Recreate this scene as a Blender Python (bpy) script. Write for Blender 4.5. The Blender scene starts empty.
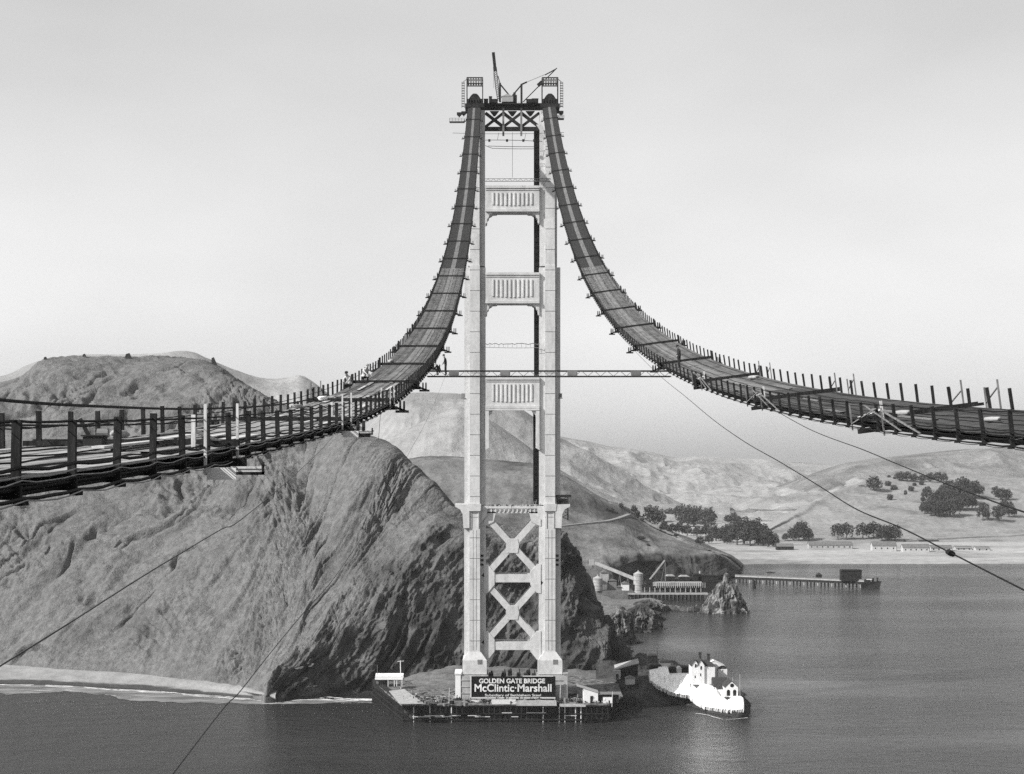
import bpy, math, random
import numpy as np
from mathutils import Vector, Matrix
from mathutils.bvhtree import BVHTree

random.seed(7)
rng = np.random.default_rng(11)
scene = bpy.context.scene
COL = scene.collection

# ------------------------------------------------------------------ camera
F = 1660.0            # focal length in pixels at 1024 wide
VX, VY = 499.0, 456.0  # where the bridge axis meets the horizon
EYE = 96.0            # metres above the water
cam_data = bpy.data.cameras.new('camera')
cam = bpy.data.objects.new('camera', cam_data)
COL.objects.link(cam)
cam.location = (0, 0, EYE)
cam.rotation_euler = (math.radians(90), 0, 0)
cam_data.sensor_width = 36.0
cam_data.lens = 36.0 * F / 1024.0
cam_data.shift_x = (512 - VX) / 1024.0
cam_data.shift_y = (VY - 387) / 1024.0
cam_data.clip_start = 0.5
cam_data.clip_end = 30000
scene.camera = cam


def W(px, py, D):
    """the world point seen at a picture position, D metres down the bridge axis"""
    return np.array([(px - VX) / F * D, D, EYE - (py - VY) / F * D])


def WZ(px, py, z):
    """the point at height z seen at a picture position"""
    D = (EYE - z) * F / (py - VY)
    return W(px, py, D)


# ------------------------------------------------------------------ noise
def _hash(ix, iy, iz, seed):
    h = (ix * 374761393 + iy * 668265263 + iz * 2147483647 + seed * 1274126177) & 0xFFFFFFFF
    h = ((h ^ (h >> 13)) * 1274126177) & 0xFFFFFFFF
    h = (h ^ (h >> 16)) & 0xFFFFFF
    return h / float(0xFFFFFF)


def vnoise(x, y, z=None, seed=0):
    x = np.asarray(x, float); y = np.asarray(y, float)
    z = np.zeros_like(x) if z is None else np.asarray(z, float)
    fx, fy, fz = np.floor(x), np.floor(y), np.floor(z)
    ix, iy, iz = fx.astype(np.int64), fy.astype(np.int64), fz.astype(np.int64)
    tx, ty, tz = x - fx, y - fy, z - fz
    tx = tx*tx*tx*(tx*(tx*6-15)+10); ty = ty*ty*ty*(ty*(ty*6-15)+10); tz = tz*tz*tz*(tz*(tz*6-15)+10)
    r = 0
    for dx in (0, 1):
        for dy in (0, 1):
            for dz in (0, 1):
                w = (tx if dx else 1-tx)*(ty if dy else 1-ty)*(tz if dz else 1-tz)
                r = r + w*_hash(ix+dx, iy+dy, iz+dz, seed)
    return r*2-1


def fbm(x, y, z=None, octs=4, seed=0, gain=0.5):
    r, a, t, f = 0, 1.0, 0, 1.0
    for o in range(octs):
        r = r + a*vnoise(x*f, y*f, None if z is None else z*f, seed+o*17)
        t += a; a *= gain; f *= 2.03
    return r/t


def ridged(x, y, z=None, octs=4, seed=0, gain=0.5):
    r, a, t, f = 0, 1.0, 0, 1.0
    for o in range(octs):
        r = r + a*(1-np.abs(vnoise(x*f, y*f, None if z is None else z*f, seed+o*31))*2)
        t += a; a *= gain; f *= 2.07
    return r/t


# ------------------------------------------------------------------ tags
def tag(o, label=None, cat=None, group=None, kind=None):
    if label: o['label'] = label
    if cat: o['category'] = cat
    if group: o['group'] = group
    if kind: o['kind'] = kind
    return o


def root(name, loc, label, cat, group=None, rz=0.0):
    o = bpy.data.objects.new(name, None)
    o.empty_display_size = 1.0
    COL.objects.link(o)
    o.location = loc
    o.rotation_euler = (0, 0, rz)
    tag(o, label, cat, group)
    return o


def wmat(o):
    """world matrix without waiting for the depsgraph"""
    m = Matrix.LocRotScale(o.location, o.rotation_euler, o.scale)
    return (wmat(o.parent) @ m) if o.parent else m


class MB:
    """gathers shapes in world coordinates and links them as one mesh"""
    def __init__(s):
        s.v = []; s.f = []; s.m = []; s.mi = 0

    def add(s, verts, faces):
        n = len(s.v)
        s.v.extend([tuple(map(float, p)) for p in verts])
        s.f.extend([tuple(i+n for i in f) for f in faces])
        s.m.extend([s.mi]*len(faces))
        return s

    def box(s, c, size, R=None):
        hx, hy, hz = size[0]/2, size[1]/2, size[2]/2
        vs = [Vector((x, y, z)) for x in (-hx, hx) for y in (-hy, hy) for z in (-hz, hz)]
        if R is not None: vs = [R @ v for v in vs]
        c = Vector(c)
        vs = [v + c for v in vs]
        return s.add(vs, [(0,1,3,2),(4,6,7,5),(0,4,5,1),(2,3,7,6),(0,2,6,4),(1,5,7,3)])

    def beam(s, p, q, w, h=None, up=(0, 0, 1)):
        """square bar from p to q; w sideways, h along up"""
        h = w if h is None else h
        p, q = Vector(p), Vector(q)
        d = (q-p)
        L = d.length
        if L < 1e-6: return s
        d.normalize()
        u = Vector(up)
        if abs(d.dot(u)) > 0.98: u = Vector((0, 1, 0))
        sx = d.cross(u).normalized()
        sz = sx.cross(d).normalized()
        R = Matrix((sx, d, sz)).transposed()
        return s.box((p+q)/2, (w, L, h), R)

    def tube(s, pts, r, n=6, cap=True):
        pts = [Vector(p) for p in pts]
        rs = r if hasattr(r, '__len__') else [r]*len(pts)
        rings = []
        prev = None
        for i, p in enumerate(pts):
            a = pts[max(i-1, 0)]; b = pts[min(i+1, len(pts)-1)]
            d = (b-a).normalized()
            u = Vector((0, 0, 1)) if abs(d.z) < 0.95 else Vector((0, 1, 0))
            if prev is not None:
                sx = (prev - d*prev.dot(d))
                sx = sx.normalized() if sx.length > 1e-4 else d.cross(u).normalized()
            else:
                sx = d.cross(u).normalized()
            prev = sx
            sy = d.cross(sx).normalized()
            rings.append([p + (sx*math.cos(2*math.pi*k/n) + sy*math.sin(2*math.pi*k/n))*rs[i] for k in range(n)])
        vs = [v for ring in rings for v in ring]
        fs = []
        for i in range(len(pts)-1):
            for k in range(n):
                a = i*n+k; b = i*n+(k+1) % n
                fs.append((a, b, b+n, a+n))
        if cap:
            fs.append(tuple(range(n-1, -1, -1)))
            fs.append(tuple(range((len(pts)-1)*n, len(pts)*n)))
        return s.add(vs, fs)

    def prism(s, poly, lo, hi, axis='z'):
        """polygon extruded: axis z -> poly is (x,y); axis y -> poly is (x,z); axis x -> poly is (y,z)"""
        n = len(poly)
        def P(a, b, t):
            return {'z': (a, b, t), 'y': (a, t, b), 'x': (t, a, b)}[axis]
        vs = [P(a, b, lo) for a, b in poly] + [P(a, b, hi) for a, b in poly]
        fs = [tuple(range(n-1, -1, -1)), tuple(range(n, 2*n))]
        for i in range(n):
            j = (i+1) % n
            fs.append((i, j, j+n, i+n))
        return s.add(vs, fs)

    def cyl(s, c, r, z0, z1, n=20, r2=None):
        r2 = r if r2 is None else r2
        vs = [(c[0]+r*math.cos(2*math.pi*k/n), c[1]+r*math.sin(2*math.pi*k/n), z0) for k in range(n)]
        vs += [(c[0]+r2*math.cos(2*math.pi*k/n), c[1]+r2*math.sin(2*math.pi*k/n), z1) for k in range(n)]
        fs = [tuple(range(n-1, -1, -1)), tuple(range(n, 2*n))]
        for k in range(n):
            j = (k+1) % n
            fs.append((k, j, j+n, k+n))
        return s.add(vs, fs)

    def build(s, name, mat, parent=None, smooth=False, bevel=0, label=None, kind=None):
        me = bpy.data.meshes.new(name)
        vs = s.v
        if parent is not None:
            inv = wmat(parent).inverted()
            vs = [tuple(inv @ Vector(v)) for v in vs]
        me.from_pydata(vs, [], s.f)
        mats = mat if isinstance(mat, (list, tuple)) else [mat]
        for m in mats: me.materials.append(m)
        if any(s.m): me.polygons.foreach_set('material_index', s.m)
        if smooth: me.polygons.foreach_set('use_smooth', [True]*len(s.f))
        me.update()
        import bmesh
        bm = bmesh.new(); bm.from_mesh(me)
        bmesh.ops.recalc_face_normals(bm, faces=bm.faces)
        if bevel:
            bmesh.ops.bevel(bm, geom=bm.edges[:], offset=bevel, segments=1, affect='EDGES', clamp_overlap=True)
        bm.to_mesh(me); bm.free()
        o = bpy.data.objects.new(name, me)
        COL.objects.link(o)
        if parent is not None: o.parent = parent
        if label: o['label'] = label
        if kind: o['kind'] = kind
        return o


def copy_tree(o, parent=None):
    c = o.copy(); COL.objects.link(c)
    if parent is not None: c.parent = parent
    for ch in list(o.children): copy_tree(ch, c)
    return c


# ------------------------------------------------------------------ materials (grey: the photograph is black and white)
def mat(name, base, rough=0.85, var=0.0, scale=1.0, detail=6, bump=0.0, bscale=None, stretch=(1, 1, 1), lo=0.35, hi=0.65, metallic=0.0,
        second=None, speck=0.0, speck_scale=8.0, spec=0.3):
    m = bpy.data.materials.new(name)
    m.use_nodes = True
    nt = m.node_tree; N = nt.nodes; L = nt.links
    b = N['Principled BSDF']
    b.inputs['Roughness'].default_value = rough
    b.inputs['Metallic'].default_value = metallic
    b.inputs['Specular IOR Level'].default_value = spec
    b.inputs['Base Color'].default_value = (base, base, base, 1)
    if var or bump or second is not None:
        tc = N.new('ShaderNodeTexCoord')
        mp = N.new('ShaderNodeMapping'); mp.inputs['Scale'].default_value = stretch
        L.new(tc.outputs['Object'], mp.inputs['Vector'])
        n = N.new('ShaderNodeTexNoise'); n.inputs['Scale'].default_value = scale; n.inputs['Detail'].default_value = detail
        n.inputs['Roughness'].default_value = 0.62
        L.new(mp.outputs[0], n.inputs['Vector'])
        r = N.new('ShaderNodeMapRange')
        r.inputs['From Min'].default_value = lo; r.inputs['From Max'].default_value = hi
        a2 = second if second is not None else base*(1+var)
        a1 = base if second is not None else base*(1-var)
        r.inputs['To Min'].default_value = a1; r.inputs['To Max'].default_value = a2
        L.new(n.outputs['Fac'], r.inputs['Value'])
        out = r.outputs[0]
        if speck:
            n2 = N.new('ShaderNodeTexNoise'); n2.inputs['Scale'].default_value = speck_scale; n2.inputs['Detail'].default_value = 3
            L.new(tc.outputs['Object'], n2.inputs['Vector'])
            r2 = N.new('ShaderNodeMapRange')
            r2.inputs['From Min'].default_value = 0.35; r2.inputs['From Max'].default_value = 0.65
            r2.inputs['To Min'].default_value = 1-speck; r2.inputs['To Max'].default_value = 1+speck
            L.new(n2.outputs['Fac'], r2.inputs['Value'])
            mu = N.new('ShaderNodeMath'); mu.operation = 'MULTIPLY'
            L.new(out, mu.inputs[0]); L.new(r2.outputs[0], mu.inputs[1]); out = mu.outputs[0]
        L.new(out, b.inputs['Base Color'])
        if bump:
            nb = N.new('ShaderNodeTexNoise'); nb.inputs['Scale'].default_value = bscale or scale*3; nb.inputs['Detail'].default_value = 8
            nb.inputs['Roughness'].default_value = 0.65
            L.new(mp.outputs[0], nb.inputs['Vector'])
            bp = N.new('ShaderNodeBump'); bp.inputs['Strength'].default_value = 1.0; bp.inputs['Distance'].default_value = bump
            L.new(nb.outputs['Fac'], bp.inputs['Height'])
            L.new(bp.outputs[0], b.inputs['Normal'])
    return m


M = {}
M['steel'] = mat('painted_steel', 0.50, 0.55, var=0.13, scale=0.35, bump=0.02, bscale=2.0, speck=0.07, speck_scale=0.9, stretch=(1, 1, 0.22))
M['dark_steel'] = mat('dark_steel', 0.02, 0.7, var=0.4, scale=0.6, spec=0.12)
M['strip_black'] = mat('near_black', 0.008, 0.8, var=0.3, scale=0.6, spec=0.05)  # near-black, for the strip on the right leg
M['mid_steel'] = mat('weathered_steel', 0.16, 0.6, var=0.25, scale=0.6)
M['timber_dark'] = mat('dark_timber', 0.022, 0.85, var=0.5, scale=3, stretch=(3, 3, 0.4), bump=0.01, bscale=20, spec=0.12)
M['timber_mid'] = mat('weathered_timber', 0.16, 0.85, var=0.4, scale=2, stretch=(3, 3, 0.5))
M['timber_light'] = mat('fresh_timber', 0.5, 0.8, var=0.2, scale=4, stretch=(3, 3, 0.5))
M['rope'] = mat('wire_rope', 0.012, 0.7, var=0.3, scale=5, spec=0.1)
M['rope_light'] = mat('manila_rope', 0.32, 0.9, var=0.25, scale=6)
M['white'] = mat('white_paint', 0.70, 0.6, var=0.05, scale=0.5)
M['roof_dark'] = mat('dark_roofing', 0.04, 0.8, var=0.25, scale=1.5)
M['glass_dark'] = mat('dark_window', 0.012, 0.15, spec=0.5)
M['concrete'] = mat('concrete', 0.34, 0.9, var=0.18, scale=0.4, speck=0.1, speck_scale=3, bump=0.05, bscale=2)
M['bark'] = mat('bark', 0.07, 0.9, var=0.3, scale=2)
M['cloth_dark'] = mat('dark_cloth', 0.02, 0.9)
M['cloth_white'] = mat('white_cloth', 0.45, 0.9)
M['skin'] = mat('skin', 0.35, 0.6)
M['canvas'] = mat('canvas', 0.3, 0.95, var=0.15, scale=2)
M['pale_wall'] = mat('pale_wall', 0.42, 0.8, var=0.1, scale=0.3)
M['timber_grey'] = mat('grey_board', 0.24, 0.85, var=0.4, scale=2.5, stretch=(3, 0.5, 1))
M['cliff_foot'] = mat('shore_rock', 0.04, 0.85, var=0.6, scale=0.12, bump=0.7, bscale=0.6)
M['earth'] = mat('earth', 0.13, 0.95, var=0.3, scale=0.2, speck=0.25, speck_scale=2)
M['sign_black'] = mat('black_sign_paint', 0.008, 0.7, spec=0.1)


def link_mesh(name, V, Fq, material, smooth=True, parent=None):
    me = bpy.data.meshes.new(name)
    me.vertices.add(len(V)); me.vertices.foreach_set('co', np.asarray(V, np.float32).ravel())
    nf = len(Fq)
    me.loops.add(nf*4); me.loops.foreach_set('vertex_index', np.asarray(Fq, np.int32).ravel())
    me.polygons.add(nf)
    me.polygons.foreach_set('loop_start', np.arange(nf, dtype=np.int32)*4)
    me.polygons.foreach_set('loop_total', np.full(nf, 4, np.int32))
    me.update(calc_edges=True)
    me.validate()
    me.polygons.foreach_set('use_smooth', np.full(len(me.polygons), smooth))
    me.materials.append(material)
    o = bpy.data.objects.new(name, me)
    COL.objects.link(o)
    if parent is not None: o.parent = parent
    return o


def grid_faces(nu, nv):
    i = np.arange(nu-1)[:, None]*nv + np.arange(nv-1)[None, :]
    return np.stack([i, i+nv, i+nv+1, i+1], -1).reshape(-1, 4)


def crm(P, n):
    """Catmull-Rom resample of P along axis 0 to n samples"""
    k = len(P)
    t = np.linspace(0, k-1, n)
    i = np.minimum(t.astype(int), k-2); u = (t-i)
    u = u.reshape((-1,)+(1,)*(P.ndim-1))
    p0 = P[np.maximum(i-1, 0)]; p1 = P[i]; p2 = P[i+1]; p3 = P[np.minimum(i+2, k-1)]
    return 0.5*((2*p1) + (-p0+p2)*u + (2*p0-5*p1+4*p2-p3)*u*u + (-p0+3*p1-3*p2+p3)*u**3)


def loft(cols, nu, nv, vweights=None):
    """cols[i][j] = world points; returns (nu,nv,3) and the parameter grids"""
    C = np.array(cols, float)
    A = crm(C, nu)                      # along the coast
    B = np.swapaxes(crm(np.swapaxes(A, 0, 1), nv), 0, 1)
    U, V = np.meshgrid(np.linspace(0, len(cols)-1, nu), np.linspace(0, C.shape[1]-1, nv), indexing='ij')
    return B, U, V


def normals(G):
    du = np.gradient(G, axis=0); dv = np.gradient(G, axis=1)
    n = np.cross(du, dv)
    n /= np.linalg.norm(n, axis=-1, keepdims=True)+1e-9
    return n


TERRAIN = []
def surf(name, G, material, label, cat_kind='structure'):
    nu, nv = G.shape[:2]
    Fq = grid_faces(nu, nv)
    n = normals(G)
    if n[..., 2].mean() < 0: Fq = Fq[:, ::-1]
    o = link_mesh(name, G.reshape(-1, 3), Fq, material)
    tag(o, label, None, None, cat_kind)
    V = [Vector(p) for p in G.reshape(-1, 3)]
    if len(V) > 60000:
        Gs = G[::3, ::3]
        V = [Vector(p) for p in Gs.reshape(-1, 3)]; Fq = grid_faces(*Gs.shape[:2])
    TERRAIN.append((o, BVHTree.FromPolygons(V, [tuple(int(x) for x in f) for f in Fq])))
    return o


def ground_hit(px, py, only=None):
    """the terrain point that a picture position looks at"""
    d = Vector(((px-VX)/F, 1.0, -(py-VY)/F)).normalized()
    best = None
    for o, b in TERRAIN:
        if only and o.name not in only: continue
        h = b.ray_cast(Vector((0, 0, EYE)), d)
        if h[0] is not None and (best is None or h[3] < best[1]): best = (h[0], h[3])
    return best[0] if best else None


def drop(x, y, only=None):
    best = None
    for o, b in TERRAIN:
        if only and o.name not in only: continue
        h = b.ray_cast(Vector((x, y, 900)), Vector((0, 0, -1)))
        if h[0] is not None and (best is None or h[0].z > best): best = h[0].z
    return 0.0 if best is None else best
# ================================================================== light and sky
SUN_AZ = math.radians(61)      # west of south (south = towards the camera)
SUN_EL = math.radians(36)
world = bpy.data.worlds.new('World'); scene.world = world
world.use_nodes = True
nt = world.node_tree; N = nt.nodes; L = nt.links
for n in list(N): N.remove(n)
out = N.new('ShaderNodeOutputWorld'); bg = N.new('ShaderNodeBackground')
sky = N.new('ShaderNodeTexSky'); sky.sky_type = 'NISHITA'; sky.sun_disc = False
sky.sun_elevation = SUN_EL
sky.sun_rotation = math.radians(180) + SUN_AZ       # clockwise from north (+Y)
sky.altitude = 50; sky.air_density = 1.0; sky.dust_density = 1.0; sky.ozone_density = 1.0
# blue sensitive film: the picture's grey is weighted to the blue of the sky
sp = N.new('ShaderNodeSeparateColor'); L.new(sky.outputs[0], sp.inputs[0])
bw = N.new('ShaderNodeMath'); bw.operation = 'MULTIPLY_ADD'; L.new(sp.outputs['Blue'], bw.inputs[0]); bw.inputs[1].default_value = 0.75
bw2 = N.new('ShaderNodeMath'); bw2.operation = 'MULTIPLY'; L.new(sp.outputs['Green'], bw2.inputs[0]); bw2.inputs[1].default_value = 0.35
L.new(bw2.outputs[0], bw.inputs[2])
# thin high veil of cloud
tc = N.new('ShaderNodeTexCoord'); mp = N.new('ShaderNodeMapping'); mp.inputs['Scale'].default_value = (1.0, 1.0, 2.2)
L.new(tc.outputs['Generated'], mp.inputs['Vector'])
nz = N.new('ShaderNodeTexNoise'); nz.inputs['Scale'].default_value = 2.6; nz.inputs['Detail'].default_value = 4
L.new(mp.outputs[0], nz.inputs['Vector'])
mr = N.new('ShaderNodeMapRange'); mr.inputs['From Min'].default_value = 0.3; mr.inputs['From Max'].default_value = 0.7
mr.inputs['To Min'].default_value = 0.88; mr.inputs['To Max'].default_value = 1.1
L.new(nz.outputs['Fac'], mr.inputs['Value'])
mu = N.new('ShaderNodeMath'); mu.operation = 'MULTIPLY'; L.new(bw.outputs[0], mu.inputs[0]); L.new(mr.outputs[0], mu.inputs[1])
sx = N.new('ShaderNodeSeparateXYZ'); L.new(tc.outputs['Generated'], sx.inputs[0])
ve = N.new('ShaderNodeMapRange'); ve.interpolation_type = 'SMOOTHSTEP'; ve.inputs['From Min'].default_value = 0.02; ve.inputs['From Max'].default_value = 0.36
ve.inputs['To Min'].default_value = 1.0; ve.inputs['To Max'].default_value = 0.87
L.new(sx.outputs['X'], ve.inputs['Value'])
mu2 = N.new('ShaderNodeMath'); mu2.operation = 'MULTIPLY'; L.new(mu.outputs[0], mu2.inputs[0]); L.new(ve.outputs[0], mu2.inputs[1])
L.new(mu2.outputs[0], bg.inputs['Color']); bg.inputs['Strength'].default_value = 0.125
L.new(bg.outputs[0], out.inputs['Surface'])

sun_d = bpy.data.lights.new('sun', 'SUN'); sun = bpy.data.objects.new('sun', sun_d); COL.objects.link(sun)
sun_d.energy = 5.0; sun_d.angle = math.radians(0.53); sun_d.color = (1, 0.99, 0.97)
sv = Vector((-math.sin(SUN_AZ)*math.cos(SUN_EL), -math.cos(SUN_AZ)*math.cos(SUN_EL), math.sin(SUN_EL)))
sun.rotation_euler = sv.to_track_quat('Z', 'Y').to_euler()
sun.location = sv*800

scene.view_settings.view_transform = 'Standard'
scene.view_settings.look = 'None'
scene.view_settings.gamma = 1.0
scene.view_settings.exposure = 0.3
scene.cycles.use_denoising = False
scene.cycles.max_bounces = 4
scene.cycles.diffuse_bounces = 2
scene.cycles.glossy_bounces = 2
scene.cycles.transmission_bounces = 2
scene.cycles.volume_bounces = 0
scene.cycles.sample_clamp_indirect = 2.0
scene.cycles.sample_clamp_direct = 6.0
scene.cycles.caustics_reflective = False
scene.cycles.caustics_refractive = False
scene.cycles.use_adaptive_sampling = True
scene.cycles.adaptive_threshold = 0.02

# ================================================================== haze
hz = MB(); hz.box((900, 3950, 175), (9600, 8100, 360))
m = bpy.data.materials.new('haze_air'); m.use_nodes = True
nt = m.node_tree; N = nt.nodes; L = nt.links
for n in list(N): N.remove(n)
mo = N.new('ShaderNodeOutputMaterial'); pv = N.new('ShaderNodeVolumePrincipled')
pv.inputs['Color'].default_value = (0.97, 0.97, 0.97, 1); pv.inputs['Density'].default_value = 0.000035
pv.inputs['Anisotropy'].default_value = 0.0
L.new(pv.outputs[0], mo.inputs['Volume'])
tag(hz.build('haze', m), 'pale sea haze filling the strait', None, None, 'stuff')

# ================================================================== water
m = bpy.data.materials.new('sea_water'); m.use_nodes = True
nt = m.node_tree; N = nt.nodes; L = nt.links; b = N['Principled BSDF']
b.inputs['Base Color'].default_value = (0.03, 0.03, 0.03, 1); b.inputs['Roughness'].default_value = 0.15
b.inputs['IOR'].default_value = 1.33
tc = N.new('ShaderNodeTexCoord')
mp = N.new('ShaderNodeMapping'); mp.inputs['Scale'].default_value = (0.6, 1.0, 1.0); mp.inputs['Rotation'].default_value = (0, 0, 0.25)
L.new(tc.outputs['Object'], mp.inputs['Vector'])
n1 = N.new('ShaderNodeTexNoise'); n1.inputs['Scale'].default_value = 0.13; n1.inputs['Detail'].default_value = 8; n1.inputs['Roughness'].default_value = 0.68
L.new(mp.outputs[0], n1.inputs['Vector'])
n3 = N.new('ShaderNodeTexNoise'); n3.inputs['Scale'].default_value = 0.009; n3.inputs['Detail'].default_value = 7
mp3 = N.new('ShaderNodeMapping'); mp3.inputs['Scale'].default_value = (0.35, 1.0, 1.0); mp3.inputs['Rotation'].default_value = (0, 0, -0.2)
L.new(tc.outputs['Object'], mp3.inputs['Vector']); L.new(mp3.outputs[0], n3.inputs['Vector'])
r3 = N.new('ShaderNodeMapRange'); r3.inputs['From Min'].default_value = 0.35; r3.inputs['From Max'].default_value = 0.65
r3.inputs['To Min'].default_value = 0.25; r3.inputs['To Max'].default_value = 1.9
L.new(n3.outputs['Fac'], r3.inputs['Value'])
mh = N.new('ShaderNodeMath'); mh.operation = 'MULTIPLY'; L.new(n1.outputs['Fac'], mh.inputs[0]); L.new(r3.outputs[0], mh.inputs[1])
bp = N.new('ShaderNodeBump'); bp.inputs['Strength'].default_value = 1.0; bp.inputs['Distance'].default_value = 2.3
L.new(mh.outputs[0], bp.inputs['Height']); L.new(bp.outputs[0], b.inputs['Normal'])
M['water'] = m
w = MB(); w.box((900, 3900, -0.5), (9000, 7900, 1.0))
tag(w.build('water', m), 'dark rippled sea water of the strait', None, None, 'structure')

# ================================================================== land materials
def land_mat(name, c1, c2, scale, bump, bscale, c_dark=None, dscale=0.02, dlo=0.55, dhi=0.62, stretch=(1, 1, 1), attr=None, rock=None):
    m = mat(name, c1, 0.95, scale=scale, second=c2, bump=bump, bscale=bscale, stretch=stretch, speck=0.12, speck_scale=scale*9, spec=0.1, detail=9)
    nt = m.node_tree; N = nt.nodes; L = nt.links; b = N['Principled BSDF']
    tc = N.new('ShaderNodeTexCoord')
    if c_dark is not None:
        n = N.new('ShaderNodeTexNoise'); n.inputs['Scale'].default_value = dscale; n.inputs['Detail'].default_value = 8; n.inputs['Roughness'].default_value = 0.6
        L.new(tc.outputs['Object'], n.inputs['Vector'])
        r = N.new('ShaderNodeMapRange'); r.inputs['From Min'].default_value = dlo; r.inputs['From Max'].default_value = dhi
        L.new(n.outputs['Fac'], r.inputs['Value'])
        fac = r.outputs[0]
        mx = N.new('ShaderNodeMix'); mx.data_type = 'FLOAT'
        L.new(fac, mx.inputs['Factor'])
        src = b.inputs['Base Color'].links[0].from_socket
        L.new(src, mx.inputs[2]); mx.inputs[3].default_value = c_dark
        L.new(mx.outputs[0], b.inputs['Base Color'])
    if attr:
        at = N.new('ShaderNodeAttribute'); at.attribute_name = attr
        mx = N.new('ShaderNodeMix'); mx.data_type = 'FLOAT'
        L.new(at.outputs['Fac'], mx.inputs['Factor'])
        src = b.inputs['Base Color'].links[0].from_socket
        mr = N.new('ShaderNodeMapRange')
        nn = N.new('ShaderNodeTexNoise'); nn.inputs['Scale'].default_value = 0.09; nn.inputs['Detail'].default_value = 8
        L.new(tc.outputs['Object'], nn.inputs['Vector'])
        mr.inputs['From Min'].default_value = 0.38; mr.inputs['From Max'].default_value = 0.68
        mr.inputs['To Min'].default_value = rock[0]; mr.inputs['To Max'].default_value = rock[1]
        L.new(nn.outputs['Fac'], mr.inputs['Value'])
        L.new(src, mx.inputs[2]); L.new(mr.outputs[0], mx.inputs[3])
        L.new(mx.outputs[0], b.inputs['Base Color'])
    return m


def set_attr(o, name, arr):
    a = o.data.attributes.new(name, 'FLOAT', 'POINT')
    a.data.foreach_set('value', np.asarray(arr, np.float32).ravel())


# ================================================================== the headland behind the tower
def cw(*pts): return [W(*p) for p in pts]
cols = [
    cw((-160,664,770),(-160,600,800),(-160,535,840),(-160,465,930),(-160,408,1040),(-150,420,1300)),
    cw((0,665,739),(0,600,772),(0,530,815),(0,448,900),(2,383,1010),(10,398,1300)),
    cw((62,668,722),(60,600,758),(60,525,805),(60,445,890),(46,361,1000),(60,380,1300)),
    cw((132,672,708),(130,600,744),(130,525,795),(128,445,880),(122,359.5,1000),(122,380,1300)),
    cw((200,682,684),(200,605,724),(205,525,775),(206,445,860),(201,360,980),(190,385,1250)),
    cw((240,687,668),(255,615,705),(262,535,755),(262,455,830),(246,384,930),(238,400,1150)),
    cw((262,694,650),(277,655,668),(292,612,692),(302,505,765),(290,410,860),(280,425,1050)),
    cw((270,698,645),(286,672,654),(302,650,664),(332,555,724),(346,431,785),(345,470,950)),
    cw((318,697,660),(326,664,663),(336,630,674),(366,540,722),(385,441,775),(395,490,920)),
    cw((380,692,672),(384,630,678),(386,576,692),(400,510,735),(411,463,760),(420,510,880)),
    cw((430,690,678),(430,610,685),(433,535,708),(438,510,732),(442,492,752),(452,535,860)),
    cw((480,688,682),(480,610,692),(482,540,714),(483,531,730),(484,527,747),(490,560,850)),
    cw((530,687,686),(530,605,698),(531,542,718),(530,534,732),(530,531,748),(535,565,840)),
    cw((578,686,690),(574,612,700),(567,552,716),(563,540,732),(560,535,750),(560,570,835)),
    cw((612,686,694),(602,642,702),(591,594,716),(583,564,734),(574,548,752),(570,590,830)),
    cw((636,685,697),(626,666,704),(616,640,718),(605,610,738),(592,588,762),(585,605,825)),
    cw((640,683,706),(636,674,716),(630,662,732),(622,650,754),(610,640,780),(595,630,830)),
]
nu, nv = 1000, 440
G, U, V = loft(cols, nu, nv)
dS = np.linalg.norm(np.diff(G, axis=0, prepend=G[:1]), axis=-1).mean(axis=1)
S = np.cumsum(dS)[:, None]*np.ones((1, nv))
dT = np.linalg.norm(np.diff(G, axis=1, prepend=G[:, :1]), axis=-1)
T = np.cumsum(dT, axis=1)
n = normals(G)
n = np.where(n[..., 2:3] < 0, -n, n)
q = (S-T*0.8)/1.28; p = (S+T*0.8)/1.28          # q across the gullies, p along them (they fall to the lower left)
wx = 14*fbm(S/60, T/60, octs=3, seed=5); 
g1 = ridged((q+wx)/52, (p)/200, octs=3, seed=3)
g2 = ridged((q+wx*0.6)/17, (p)/60, octs=3, seed=9)
f1 = fbm(S/12, T/12, octs=5, seed=21, gain=0.6)
f2 = ridged(S/4.2, T/5.0, octs=4, seed=33, gain=0.65)
g3 = ridged((q+wx*0.5)/6.0+0.3*f1, p/16, octs=4, seed=15, gain=0.6)
vv = V/5.0
footm = np.clip(V/0.5, 0, 1); ridm = np.clip((4.0-V)/0.35, 0.22, 1)
dist = np.clip(G[..., 1]/750, 0.8, 2)
fan = np.exp(-((U-6.15)/0.7)**2)*np.clip((3.0-V)/1.0, 0, 1)
rock = np.clip((U-6.35)/0.35, 0, 1)*np.clip((1.95+0.05*np.clip(U-8,0,2)+0.9*f1-V)/0.45, 0, 1)  # darker rock on the turned-away facets; some of their shade is in this colour
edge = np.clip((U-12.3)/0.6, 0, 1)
rock = np.maximum(rock, edge*np.clip((3.6-V)/0.4, 0, 1))  # right end too: dark rock with its shade put into the colour
amp = (1-0.7*fan)
cr = np.clip(fbm(q/34+7, p/70, octs=3, seed=77)*2.4+0.35, 0, 1)
lz = G[..., 2]*0.9+S*0.55+10*fbm(S/40, T/40, octs=3, seed=19)
ledge = 1.6*cr*(np.mod(lz/7.5, 1.0)-0.5)*np.clip(1.2*fbm(S/25, T/25, octs=2, seed=18)+0.4, 0, 1)
chn = fbm((q+wx)/24, p/80, octs=4, seed=88, gain=0.6)
chasm = np.clip(0.11-np.abs(chn), 0, 1)/0.11*np.clip(fbm(q/45, p/45, octs=3, seed=89)*4+0.1, 0, 1)
gn = fbm((q+0.7*wx)/15+3, p/120, octs=3, seed=123)
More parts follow.
